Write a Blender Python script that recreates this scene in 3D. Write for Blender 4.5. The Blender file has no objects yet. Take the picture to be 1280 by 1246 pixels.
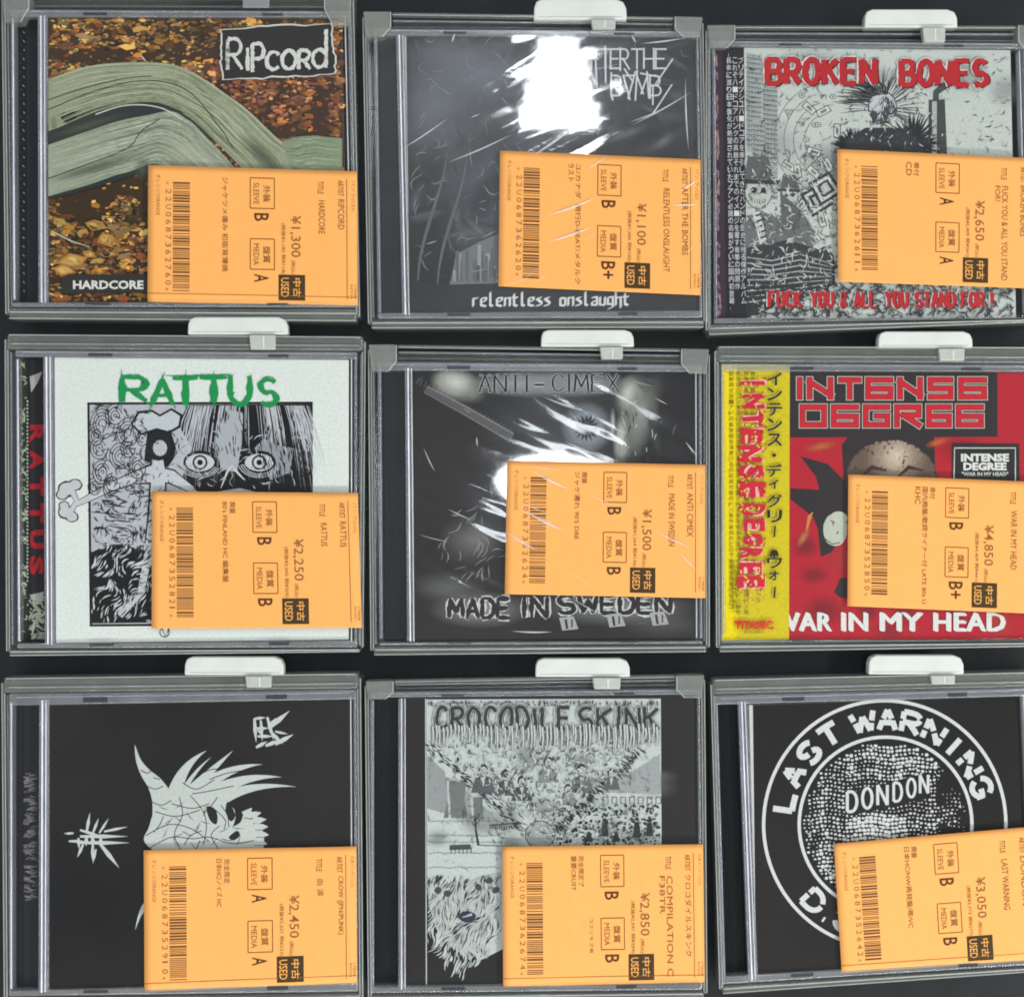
import bpy, bmesh, math, random
from mathutils import Vector, Matrix, noise

# ------------------------------------------------------------------ camera, world, lamps
scene = bpy.context.scene
S = 0.446 / 1280.0            # metres per layout unit (one unit is about a third of a millimetre)
Z0 = 0.0112                   # height of the printed covers above the shelf datum
CAMH = 0.64

cam_d = bpy.data.cameras.new('camera'); cam = bpy.data.objects.new('camera', cam_d)
scene.collection.objects.link(cam); scene.camera = cam
cam.location = (0, 0, Z0 + CAMH); cam.rotation_euler = (0, 0, 0)
cam_d.sensor_width = 36.0; cam_d.sensor_fit = 'HORIZONTAL'
cam_d.lens = 36.0 * CAMH / 0.446
cam_d.clip_start = 0.01; cam_d.clip_end = 20.0

world = bpy.data.worlds.new('World'); scene.world = world; world.use_nodes = True
bg = world.node_tree.nodes['Background']
bg.inputs['Color'].default_value = (0.52, 0.55, 0.58, 1); bg.inputs['Strength'].default_value = 0.24

# the dim shop interior all round: uneven warm and cool tones mirrored faintly in the plastic
_t = world.node_tree; _tc = _t.nodes.new('ShaderNodeTexCoord'); _n = _t.nodes.new('ShaderNodeTexNoise'); _r = _t.nodes.new('ShaderNodeValToRGB')
_n.inputs['Scale'].default_value = 5.5; _n.inputs['Detail'].default_value = 3
_r.color_ramp.elements[0].position = 0.36; _r.color_ramp.elements[0].color = (0.16, 0.19, 0.22, 1)
_r.color_ramp.elements[1].position = 0.66; _r.color_ramp.elements[1].color = (0.98, 0.90, 0.86, 1)
_t.links.new(_tc.outputs['Generated'], _n.inputs['Vector']); _t.links.new(_n.outputs['Fac'], _r.inputs['Fac']); _t.links.new(_r.outputs[0], bg.inputs['Color'])

def lamp(name, loc, sx, sy, radiance, color=(1, 1, 1), aim=None):
    d = bpy.data.lights.new(name, 'AREA'); d.shape = 'RECTANGLE'; d.size = sx; d.size_y = sy
    d.energy = radiance * math.pi * sx * sy; d.color = color
    o = bpy.data.objects.new(name, d); scene.collection.objects.link(o); o.location = loc
    if aim is not None:           # long side kept level, face turned to the aim point
        z = (Vector(loc) - Vector(aim)).normalized(); a = Vector((1, 0, 0)) if sx > sy else Vector((0, 1, 0))
        a = (a - z * a.dot(z)).normalized(); x = a if sx > sy else a.cross(z)
        o.rotation_euler = Matrix((x, z.cross(x), z)).transposed().to_euler()
    return o
# ceiling panel as four stacked strips to shape its taper, mirrored in the wrapped case at the top, ellipse lamp mirrored in the middle case
for px0, px1, py in ((672, 722, 62), (666, 732, 90), (658, 740, 118), (650, 748, 147)):
    F_ = 4.11 * S
    lamp('ceiling_lamp', (((px0 + px1) / 2 - 640) * F_, (623 - py) * F_, 2.0), (px1 - px0) * F_, 28.5 * F_, 34, (0.90, 0.95, 1.0))
o_ = lamp('ceiling_lamp', ((694 - 640) * 4.11 * S, (623 - 602) * 4.11 * S, 2.0), 150 * 4.11 * S, 70 * 4.11 * S, 22, (0.90, 0.95, 1.0)); o_.data.shape = 'ELLIPSE'  # added lamp; its ellipse stands in for the phone's rounded cut across the reflection
# unseen strip lamps added on four sides for edge glints and a brighter lower right
lamp('added_strip_lamp', (-1.45, 0.0, 1.5), 0.14, 3.4, 11, (0.90, 0.95, 1.0), (-0.2, 0, 0))
lamp('added_strip_lamp', (1.40, -0.2, 1.3), 0.16, 3.0, 21, (1.0, 0.985, 0.96), (0.25, -0.1, 0))
lamp('added_strip_lamp', (0.0, 1.75, 1.6), 3.0, 0.16, 6, (0.92, 0.96, 1.0), (0, 0.2, 0))
lamp('added_strip_lamp', (0.35, -1.25, 0.9), 2.4, 0.16, 20, (1.0, 0.985, 0.95), (0.1, -0.15, 0))

scene.view_settings.view_transform = 'Standard'; scene.view_settings.look = 'None'
scene.view_settings.exposure = 0.0; scene.view_settings.gamma = 1.0
scene.cycles.max_bounces = 8; scene.cycles.transparent_max_bounces = 32
scene.cycles.use_denoising = True; scene.cycles.filter_width = 1.9
scene.cycles.caustics_reflective = False; scene.cycles.caustics_refractive = False

# ------------------------------------------------------------------ helpers
def lin(c):
    def f(v):
        v /= 255.0
        return v / 12.92 if v <= 0.04045 else ((v + 0.055) / 1.055) ** 2.4
    return (f(c[0]), f(c[1]), f(c[2]), 1.0)

def W(p, zmm=0.0):            # layout units (x right, y down) -> metres
    return Vector(((p[0] - 640.0) * S, (623.0 - p[1]) * S, zmm * 0.001))

def lerp(a, b, t): return a + (b - a) * t
def bil(q, u, v):             # q = TL, TR, BR, BL
    x = lerp(lerp(q[0][0], q[1][0], u), lerp(q[3][0], q[2][0], u), v)
    y = lerp(lerp(q[0][1], q[1][1], u), lerp(q[3][1], q[2][1], u), v)
    return (x, y)

def nodes_of(m):
    m.use_nodes = True; nt = m.node_tree; nt.nodes.clear()
    return nt, nt.nodes, nt.links

def mat_pbr(name, col, rough=0.5, bump=0.0, bscale=400.0, var=0.0, spec=0.5):
    m = bpy.data.materials.new(name); nt, N, L = nodes_of(m)
    o = N.new('ShaderNodeOutputMaterial'); b = N.new('ShaderNodeBsdfPrincipled')
    L.new(b.outputs[0], o.inputs[0])
    b.inputs['Roughness'].default_value = rough
    b.inputs['Specular IOR Level'].default_value = spec
    tc = N.new('ShaderNodeTexCoord')
    n = N.new('ShaderNodeTexNoise'); n.inputs['Scale'].default_value = bscale; n.inputs['Detail'].default_value = 5
    L.new(tc.outputs['Object'], n.inputs['Vector'])
    r = N.new('ShaderNodeValToRGB')
    c = lin(col)
    r.color_ramp.elements[0].color = [max(0, v * (1 - var)) for v in c[:3]] + [1]
    r.color_ramp.elements[1].color = [min(1, v * (1 + var)) for v in c[:3]] + [1]
    r.color_ramp.elements[0].position = 0.3; r.color_ramp.elements[1].position = 0.7
    L.new(n.outputs['Fac'], r.inputs['Fac']); L.new(r.outputs[0], b.inputs['Base Color'])
    if bump:
        bp = N.new('ShaderNodeBump'); bp.inputs['Strength'].default_value = bump; bp.inputs['Distance'].default_value = 0.0005
        L.new(n.outputs['Fac'], bp.inputs['Height']); L.new(bp.outputs[0], b.inputs['Normal'])
    return m

def mat_clear(name, trans=(0.93, 0.95, 0.94), cloud=0.1, cloud_col=(0.7, 0.74, 0.74), rough=0.06, ior=1.5, gl=(1, 1, 1), bump=0.0, bs=300, rough2=None, fac2=0.0):
    m = bpy.data.materials.new(name); nt, N, L = nodes_of(m)
    o = N.new('ShaderNodeOutputMaterial')
    t = N.new('ShaderNodeBsdfTransparent'); t.inputs[0].default_value = (*trans, 1)
    d = N.new('ShaderNodeBsdfDiffuse'); d.inputs[0].default_value = (*cloud_col, 1)
    g = N.new('ShaderNodeBsdfGlossy'); g.inputs['Roughness'].default_value = rough; g.inputs[0].default_value = (*gl, 1)
    m1 = N.new('ShaderNodeMixShader'); m2 = N.new('ShaderNodeMixShader')
    fr = N.new('ShaderNodeFresnel')
    geo = N.new('ShaderNodeNewGeometry'); io = N.new('ShaderNodeMapRange')   # same mirror strength from both sides of a thin wall
    io.inputs[3].default_value = ior; io.inputs[4].default_value = 1.0 / ior
    L.new(geo.outputs['Backfacing'], io.inputs[0]); L.new(io.outputs[0], fr.inputs['IOR'])
    tc = N.new('ShaderNodeTexCoord')
    n = N.new('ShaderNodeTexNoise'); n.inputs['Scale'].default_value = bs; n.inputs['Detail'].default_value = 4
    L.new(tc.outputs['Object'], n.inputs['Vector'])
    mr = N.new('ShaderNodeMapRange'); mr.inputs[1].default_value = 0.3; mr.inputs[2].default_value = 0.7
    mr.inputs[3].default_value = cloud * 0.85; mr.inputs[4].default_value = min(1, cloud * 1.15)
    L.new(n.outputs['Fac'], mr.inputs[0]); L.new(mr.outputs[0], m1.inputs[0])
    L.new(t.outputs[0], m1.inputs[1]); L.new(d.outputs[0], m1.inputs[2])
    L.new(fr.outputs[0], m2.inputs[0]); L.new(m1.outputs[0], m2.inputs[1]); L.new(g.outputs[0], m2.inputs[2])
    if bump:
        bp = N.new('ShaderNodeBump'); bp.inputs['Strength'].default_value = bump; bp.inputs['Distance'].default_value = 0.0004
        L.new(n.outputs['Fac'], bp.inputs['Height'])
        L.new(bp.outputs[0], g.inputs['Normal']); L.new(bp.outputs[0], fr.inputs['Normal'])
    out = m2
    if rough2 is not None:
        g2 = N.new('ShaderNodeBsdfGlossy'); g2.inputs['Roughness'].default_value = rough2
        m3 = N.new('ShaderNodeMixShader'); m3.inputs[0].default_value = fac2
        L.new(m2.outputs[0], m3.inputs[1]); L.new(g2.outputs[0], m3.inputs[2]); out = m3
    L.new(out.outputs[0], o.inputs[0])
    return m

def mat_print(name, rough=0.45, spec=0.4, wear=0.08, scale=900.0):
    # colours come from the flat print carried on the mesh; noise gives paper grain and ink wear
    m = bpy.data.materials.new(name); nt, N, L = nodes_of(m)
    o = N.new('ShaderNodeOutputMaterial'); b = N.new('ShaderNodeBsdfPrincipled'); L.new(b.outputs[0], o.inputs[0])
    b.inputs['Roughness'].default_value = rough; b.inputs['Specular IOR Level'].default_value = spec
    a = N.new('ShaderNodeAttribute'); a.attribute_name = 'ink'
    tc = N.new('ShaderNodeTexCoord'); n = N.new('ShaderNodeTexNoise'); n.inputs['Scale'].default_value = scale; n.inputs['Detail'].default_value = 4
    L.new(tc.outputs['Object'], n.inputs['Vector'])
    mr = N.new('ShaderNodeMapRange'); mr.inputs[1].default_value = 0.3; mr.inputs[2].default_value = 0.7
    mr.inputs[3].default_value = 1 - wear; mr.inputs[4].default_value = 1 + wear
    L.new(n.outputs['Fac'], mr.inputs[0])
    mx = N.new('ShaderNodeVectorMath'); mx.operation = 'SCALE'
    L.new(a.outputs['Color'], mx.inputs[0]); L.new(mr.outputs[0], mx.inputs['Scale'])
    L.new(mx.outputs[0], b.inputs['Base Color'])
    return m

def mat_soft(name):
    m = mat_print(name); nt = m.node_tree; N, L = nt.nodes, nt.links
    b = [n for n in N if n.type == 'BSDF_PRINCIPLED'][0]; a = [n for n in N if n.type == 'ATTRIBUTE'][0]
    L.new(a.outputs['Alpha'], b.inputs['Alpha'])
    return m

M = dict(
    shelf=mat_pbr('shelf_black_plastic', (22, 26, 32), 0.42, 0.25, 60, 0.3, 0.35),
    tray=mat_pbr('tray_charcoal_plastic', (22, 25, 29), 0.35, 0.1, 500, 0.2),
    white=mat_pbr('lock_white_plastic', (204, 210, 205), 0.38, 0.10, 70, 0.06),
    paper=mat_pbr('booklet_paper', (200, 204, 200), 0.6, 0.05, 700, 0.04),
    slip=mat_pbr('slip_orange_paper', (238, 168, 90), 0.6, 0.10, 160, 0.025, 0.35),
    ink=mat_print('cover_ink', 0.5, 0.15), soft=mat_soft('cover_soft_ink'),
    slipink=mat_print('slip_ink', 0.7, 0.2, 0.25, 2500.0),
    lid=mat_clear('lid_clear_plastic', (0.98, 0.985, 0.98), 0.003, rough=0.035, bump=0.02, bs=60),
    edge=mat_clear('edge_clear_plastic', (0.80, 0.82, 0.84), 0.22, (0.66, 0.69, 0.74), 0.16, 1.7, bump=0.12, bs=90),
    hinge=mat_clear('hinge_clear_plastic', (0.84, 0.87, 0.92), 0.22, (0.66, 0.69, 0.78), 0.12, 1.7, bump=0.08, bs=60),
    bright=mat_clear('painted_edge_glint', (0.9, 0.92, 0.95), 0.86, (0.90, 0.93, 1.0), 0.12, 1.9, bump=0.1, bs=60),  # milky white paints the glints along hinge and case edges
    rim=mat_clear('keeper_painted_highlight', (0.8, 0.83, 0.8), 0.5, (0.66, 0.70, 0.68), 0.12, 1.7, bump=0.1, bs=60),  # pale cloudy lines, highlights painted along the keeper outlines
    keeper=mat_clear('keeper_clear_plastic', (0.78, 0.81, 0.78), 0.15, (0.58, 0.63, 0.58), 0.16, 1.65, bump=0.14, bs=70),
    bracket=mat_clear('keeper_frosted_plastic', (0.78, 0.81, 0.78), 0.22, (0.60, 0.63, 0.60), 0.20, 1.6, bump=0.3, bs=120),
    stem=mat_pbr('stem_milky_plastic', (172, 178, 172), 0.4, 0.1, 400, 0.06),
    wrap=mat_clear('wrap_clear_film', (0.97, 0.975, 0.98), 0.02, (0.7, 0.73, 0.78), 0.05, 1.5, rough2=0.30, fac2=0.034),
    midwrap=mat_clear('wrap_taut_film', (0.98, 0.98, 0.985), 0.010, (0.7, 0.73, 0.78), 0.055, 1.42, rough2=0.30, fac2=0.012),
    thinwrap=mat_clear('wrap_thin_film', (0.98, 0.98, 0.985), 0.004, (0.7, 0.73, 0.78), 0.16, 1.35),
    fold=mat_clear('wrap_fold_painted_streak', (0.95, 0.96, 0.97), 0.40, (0.95, 0.96, 0.98), 0.30, 1.9),  # film folds with the lamp's white streaks put into their colour
    notch=mat_pbr('notch_dark_plastic', (58, 62, 68), 0.3, 0.05, 500, 0.1),
)

def empty(name, px, label, cat, group, z=0.0):
    o = bpy.data.objects.new(name, None); scene.collection.objects.link(o)
    o.location = W(px, z); o['label'] = label; o['category'] = cat
    if group: o['group'] = group
    o.empty_display_size = 0.02
    return o

def link_mesh(name, me, parent, mats, label=None):
    for m in mats: me.materials.append(m)
    o = bpy.data.objects.new(name, me); scene.collection.objects.link(o)
    if parent is not None: o.parent = parent
    if label: o['label'] = label
    return o

def root_loc(parent):
    v = Vector((0, 0, 0)); p = parent
    while p is not None:
        v += p.location; p = p.parent
    return v

def rbox(name, quad, z0, z1, bev, mat, parent, segs=3, inset_top=0.0, label=None, n=None):
    """rounded prism over a quad (or polygon) of layout points, between two heights in mm"""
    off = root_loc(parent)
    bm = bmesh.new()
    cx = sum(p[0] for p in quad) / len(quad); cy = sum(p[1] for p in quad) / len(quad)
    lo = [bm.verts.new(W(p, z0) - off) for p in quad]
    hi = [bm.verts.new(W((lerp(p[0], cx, inset_top), lerp(p[1], cy, inset_top)), z1) - off) for p in quad]
    k = len(quad)
    bm.faces.new(lo); bm.faces.new(hi[::-1])
    for i in range(k):
        bm.faces.new((lo[i], hi[i], hi[(i + 1) % k], lo[(i + 1) % k]))
    bmesh.ops.recalc_face_normals(bm, faces=bm.faces)
    if bev > 0:
        res = bmesh.ops.bevel(bm, geom=list(bm.edges), offset=bev * 0.001, segments=segs, profile=0.5, affect='EDGES', clamp_overlap=True)
        for f in bm.faces: f.smooth = False
        if segs > 1:
            for f in res['faces']: f.smooth = True
    me = bpy.data.meshes.new(name); bm.to_mesh(me); bm.free()
    return link_mesh(name, me, parent, [mat], label)

def strip(q, u0, u1, v0, v1):      # sub-quad of a quad
    return [bil(q, u0, v0), bil(q, u1, v0), bil(q, u1, v1), bil(q, u0, v1)]

def bar(p0, p1, w):                # quad around a centre line
    dx, dy = p1[0] - p0[0], p1[1] - p0[1]; l = math.hypot(dx, dy) or 1
    nx, ny = -dy / l * w / 2, dx / l * w / 2
    return [(p0[0] + nx, p0[1] + ny), (p1[0] + nx, p1[1] + ny), (p1[0] - nx, p1[1] - ny), (p0[0] - nx, p0[1] - ny)]

# ------------------------------------------------------------------ flat print
class Ink:
    """collects flat printed shapes, each a hair above the one before"""
    def __init__(s, z, dz=1.6e-4):
        s.v = []; s.f = []; s.c = []; s.m = []; s.z = z; s.dz = dz; s.clip = None; s.vm = lambda p: p
    def up(s, mm=0.004): s.z += mm
    def poly(s, pts, col, al=None):
        s.z += s.dz
        i = len(s.v)
        for p in pts: s.v.append((p[0], p[1], s.z))
        # keep every face turned to the viewer (y runs down in layout units)
        a = sum(pts[k][0] * pts[(k + 1) % len(pts)][1] - pts[(k + 1) % len(pts)][0] * pts[k][1] for k in range(len(pts)))
        idx = list(range(i, i + len(pts)))
        if a > 0: idx = idx[::-1]
        s.f.append(idx); s.c.append(tuple(lin(col)[:3]) + (1.0,)); s.m.append(0)
    def ribbon(s, pts, ws, col):
        n = len(pts)
        if n < 2: return
        s.z += s.dz
        L, R = [], []
        for k in range(n):
            a = pts[max(0, k - 1)]; b = pts[min(n - 1, k + 1)]
            dx, dy = b[0] - a[0], b[1] - a[1]; l = math.hypot(dx, dy) or 1
            w = (ws[k] if isinstance(ws, (list, tuple)) else ws) / 2
            L.append((pts[k][0] - dy / l * w, pts[k][1] + dx / l * w)); R.append((pts[k][0] + dy / l * w, pts[k][1] - dx / l * w))
        i = len(s.v); c = tuple(lin(col)[:3]) + (1.0,)
        for a, b in zip(L, R):
            s.v.append((a[0], a[1], s.z)); s.v.append((b[0], b[1], s.z))
        for k in range(n - 1):
            s.f.append([i + 2 * k, i + 2 * k + 2, i + 2 * k + 3, i + 2 * k + 1]); s.c.append(c); s.m.append(0)
    def nib(s, pts, nv, col):       # broad pen held at a constant angle
        for k in range(len(pts) - 1):
            a, b = pts[k], pts[k + 1]
            s.poly([(a[0] - nv[0], a[1] - nv[1]), (a[0] + nv[0], a[1] + nv[1]), (b[0] + nv[0], b[1] + nv[1]), (b[0] - nv[0], b[1] - nv[1])], col)
    def disc(s, c, r, col, n=16, ry=None, jit=0, rng=None, a0=0):
        ry = ry or r
        s.poly([(c[0] + math.cos(a0 + 6.2832 * k / n) * r * (1 + (rng.uniform(-jit, jit) if rng else 0)),
                 c[1] + math.sin(a0 + 6.2832 * k / n) * ry * (1 + (rng.uniform(-jit, jit) if rng else 0))) for k in range(n)], col)
    def ring(s, c, r, w, col, n=64, a0=0.0, a1=6.28319, ry=None):
        ry = ry or r
        s.ribbon([(c[0] + math.cos(lerp(a0, a1, k / n)) * r, c[1] + math.sin(lerp(a0, a1, k / n)) * ry) for k in range(n + 1)], w, col)
    def soft(s, c, rx, ry, col, al, n=20, ang=0.0):   # patch of tone that fades out at its rim
        s.z += 0.0012
        i = len(s.v); s.v.append((c[0], c[1], s.z)); cc = lin(col)[:3]
        ca, sa = math.cos(ang), math.sin(ang)
        rings = ((0.35, 0.75), (0.7, 0.28), (1.0, 0.0))
        for rr, _ in rings:
            for k in range(n):
                t = 6.2832 * k / n; x, y = math.cos(t) * rx * rr, math.sin(t) * ry * rr
                s.v.append((c[0] + x * ca - y * sa, c[1] + x * sa + y * ca, s.z))
        al_of = {i: al}
        for r_, (rr, f) in enumerate(rings):
            for k in range(n): al_of[i + 1 + r_ * n + k] = al * f
        def add(ix):
            s.f.append(ix); s.c.append([(*cc, al_of[q]) for q in ix]); s.m.append(1)
        for k in range(n):
            k2 = (k + 1) % n
            add([i, i + 1 + k2, i + 1 + k])
            for r_ in range(2):
                a = i + 1 + r_ * n
                add([a + k, a + k2, a + n + k2, a + n + k])
    def text(s, body, box, col, bold=0.0, rot=0, shear=0.0, spacing=1.0, rough=0.0, rng=None, warp=None):
        """text fitted into box (x0,y0,x1,y1); rot=90 reads downwards with letter tops to the right"""
        tm = text_mesh(body, bold, shear, spacing)
        if not tm: return
        V, F, (bx0, by0, bx1, by1) = tm
        s.z += 0.003
        x0, y0, x1, y1 = box; i = len(s.v); c = tuple(lin(col)[:3]) + (1.0,)
        for (vx, vy) in V:
            a = (vx - bx0) / ((bx1 - bx0) or 1); b = (vy - by0) / ((by1 - by0) or 1)
            if rot == 90: p = (lerp(x0, x1, b), lerp(y0, y1, a))
            else: p = (lerp(x0, x1, a), lerp(y1, y0, b))
            if rough: p = (p[0] + rng.uniform(-rough, rough), p[1] + rng.uniform(-rough, rough))
            if warp: p = warp(p)
            s.v.append((p[0], p[1], s.z))
        for f in F:
            s.f.append([i + k for k in f]); s.c.append(c); s.m.append(0)
    def build(s, name, parent, mats, label=None, zf=None):
        off = root_loc(parent)
        vv = []
        for (x, y, z) in s.v:
            q = s.vm((x, y)); z2 = z + (zf(x, y) if zf else 0)
            p = W(q, z2) - off; vv.append(p)
        me = bpy.data.meshes.new(name); me.from_pydata(vv, [], s.f)
        ca = me.color_attributes.new('ink', 'FLOAT_COLOR', 'CORNER')
        flat = []
        for f, c in zip(s.f, s.c):
            if isinstance(c, list):
                for q in c: flat.extend(q)
            else:
                for _ in f: flat.extend(c)
        ca.data.foreach_set('color', flat)
        me.polygons.foreach_set('material_index', s.m)
        return link_mesh(name, me, parent, mats, label)

_tc = {}
def text_mesh(body, bold, shear, spacing):
    key = (body, bold, shear, spacing)
    if key in _tc: return _tc[key]
    cu = bpy.data.curves.new('t', 'FONT'); cu.body = body; cu.size = 1.0; cu.resolution_u = 2
    cu.offset = bold; cu.shear = shear; cu.space_character = spacing; cu.fill_mode = 'FRONT'
    ob = bpy.data.objects.new('t', cu); scene.collection.objects.link(ob)
    dg = bpy.context.evaluated_depsgraph_get()
    me = bpy.data.meshes.new_from_object(ob.evaluated_get(dg))
    V = [(v.co.x, v.co.y) for v in me.vertices]; F = [list(p.vertices) for p in me.polygons]
    # front-facing winding
    FF = []
    for p in me.polygons:
        f = list(p.vertices)
        FF.append(f if p.normal.z > 0 else f[::-1])
    bpy.data.objects.remove(ob); bpy.data.curves.remove(cu); bpy.data.meshes.remove(me)
    if not V: _tc[key] = None; return None
    xs = [v[0] for v in V]; ys = [v[1] for v in V]
    _tc[key] = (V, FF, (min(xs), min(ys), max(xs), max(ys)))
    return _tc[key]

def arc(cx, cy, rx, ry, a0, a1, n=8):
    return [(cx + math.cos(math.radians(lerp(a0, a1, k / n))) * rx, cy + math.sin(math.radians(lerp(a0, a1, k / n))) * ry) for k in range(n + 1)]
# pen strokes of hand-drawn capitals, unit box, y down
G = {
 'A': [[(0, 1), (.5, 0)], [(.5, 0), (1, 1)], [(.2, .65), (.8, .65)]],
 'B': [[(0, 0), (0, 1)], [(0, 0)] + arc(.5, .25, .4, .25, -90, 90) + [(0, .5)], [(0, .5)] + arc(.55, .75, .45, .25, -90, 90) + [(0, 1)]],
 'C': [arc(.55, .5, .5, .5, -40, -320, 14)],
 'D': [[(0, 0), (0, 1)], [(0, 0)] + arc(.4, .5, .6, .5, -90, 90, 10) + [(0, 1)]],
 'E': [[(0, 0), (0, 1)], [(0, 0), (1, 0)], [(0, .5), (.85, .5)], [(0, 1), (1, 1)]],
 'F': [[(0, 0), (0, 1)], [(0, 0), (1, 0)], [(0, .5), (.8, .5)]],
 'G': [arc(.55, .5, .5, .5, -40, -330, 14), [(.6, .55), (1, .55), (1, .9)]],
 'H': [[(0, 0), (0, 1)], [(1, 0), (1, 1)], [(0, .5), (1, .5)]],
 'I': [[(.5, 0), (.5, 1)]],
 'K': [[(0, 0), (0, 1)], [(1, 0), (0, .55)], [(.3, .4), (1, 1)]],
 'L': [[(0, 0), (0, 1)], [(0, 1), (1, 1)]],
 'M': [[(0, 1), (.1, 0)], [(.1, 0), (.5, .75)], [(.5, .75), (.9, 0)], [(.9, 0), (1, 1)]],
 'N': [[(0, 1), (0, 0)], [(0, 0), (1, 1)], [(1, 1), (1, 0)]],
 'O': [arc(.5, .5, .5, .5, 0, 360, 18)],
 'P': [[(0, 0), (0, 1)], [(0, 0)] + arc(.5, .27, .45, .27, -90, 90) + [(0, .54)]],
 'R': [[(0, 0), (0, 1)], [(0, 0)] + arc(.5, .26, .42, .26, -90, 90) + [(0, .52)], [(.35, .52), (1, 1)]],
 'S': [arc(.5, .27, .45, .27, -30, -260, 10) + arc(.5, .75, .47, .25, -90, 150, 10)],
 'T': [[(0, 0), (1, 0)], [(.5, 0), (.5, 1)]],
 'U': [[(0, 0), (0, .6)] + arc(.5, .6, .5, .4, 180, 0, 10) + [(1, 0)]],
 'V': [[(0, 0), (.5, 1)], [(.5, 1), (1, 0)]],
 'W': [[(0, 0), (.22, 1)], [(.22, 1), (.5, .25)], [(.5, .25), (.78, 1)], [(.78, 1), (1, 0)]],
 'Y': [[(0, 0), (.5, .45)], [(1, 0), (.5, .45)], [(.5, .45), (.5, 1)]],
 'X': [[(0, 0), (1, 1)], [(1, 0), (0, 1)]],
 '&': [arc(.5, .25, .25, .22, 120, 400, 8) + [(.1, .7)] + arc(.4, .78, .34, .22, 180, 20, 6), [(.3, .4), (1, 1)]],
 '!': [[(.5, 0), (.5, .7)], [(.5, .88), (.5, 1)]],
 '.': [[(.3, .95), (.6, .95)]],
}
def fine(pts, step=2.0):
    out = [pts[0]]
    for a, b in zip(pts, pts[1:]):
        n = max(1, int(math.hypot(b[0] - a[0], b[1] - a[1]) / step))
        for k in range(1, n + 1): out.append((lerp(a[0], b[0], k / n), lerp(a[1], b[1], k / n)))
    return out
def letters(I, word, x0, y0, x1, y1, w, col, rng, gap=0.25, jit=0.0, tap=0.0, hw=None, warp=None, wide={}, sq=False, over=0.0):
    """word drawn with pen strokes inside a box; hw = width of level strokes; over = strokes shoot past their ends"""
    ws = [wide.get(ch, {'I': .35, '!': .3, ' ': .5, 'M': 1.2, 'W': 1.3, '.': .35}.get(ch, 1.0)) for ch in word]
    tot = sum(ws) + gap * (len(word) - 1); u = (x1 - x0) / tot; x = x0
    for ch, cw in zip(word, ws):
        for st in G.get(ch, []):
            P = [(x + p[0] * cw * u, lerp(y0, y1, p[1])) for p in st]
            if over and len(P) == 2:
                dx, dy = P[1][0] - P[0][0], P[1][1] - P[0][1]
                a, b = rng.uniform(0, over), rng.uniform(0, over)
                P = [(P[0][0] - dx * a, P[0][1] - dy * a), (P[1][0] + dx * b, P[1][1] + dy * b)]
            P = fine(P, max(2.0, w * .6))
            n = len(P); WW = []
            for k in range(n):
                a = P[max(0, k - 1)]; b = P[min(n - 1, k + 1)]
                dx, dy = abs(b[0] - a[0]), abs(b[1] - a[1])
                base = w if hw is None else lerp(hw, w, dy / ((dx + dy) or 1))
                t = k / max(1, n - 1)
                WW.append(max(.3, base * (1 - tap * abs(2 * t - 1) ** 2) * (1 + rng.uniform(-jit, jit))))
            if warp: P = [warp(p) for p in P]
            I.ribbon([(p[0] + rng.uniform(-jit, jit) * w * .3, p[1] + rng.uniform(-jit, jit) * w * .3) for p in P], WW, col)
        x += (cw + gap) * u

def inq(q, p):
    s = None
    for k in range(4):
        a, b = q[k], q[(k + 1) % 4]
        c = (b[0] - a[0]) * (p[1] - a[1]) - (b[1] - a[1]) * (p[0] - a[0])
        if s is None: s = c > 0
        elif (c > 0) != s: return False
    return True

def hatch(I, q, n, flow, tone, col, L, w, rng, steps=5):
    xs = [p[0] for p in q]; ys = [p[1] for p in q]
    for _ in range(n):
        x, y = rng.uniform(min(xs), max(xs)), rng.uniform(min(ys), max(ys))
        t = tone(x, y)
        if rng.random() > t: continue
        P = []; l = L * rng.uniform(.5, 1.3) / steps
        for k in range(steps + 1):
            if not inq(q, (x, y)): break
            P.append((x, y)); a = flow(x, y); x += math.cos(a) * l; y += math.sin(a) * l
        if len(P) < 3: continue
        m = len(P); ww = w * rng.uniform(.5, 1.3) * (.5 + .7 * t)
        I.ribbon(P, [ww * (.25 + math.sin(math.pi * k / (m - 1)) * .9) for k in range(m)], col)

def nz(x, y, s, o=0.0): return noise.noise(Vector((x / s + o, y / s - o, o * 1.7)))   # about -1..1
def swirl(s, o, k=4.0):
    return lambda x, y: nz(x, y, s, o) * k

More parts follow.
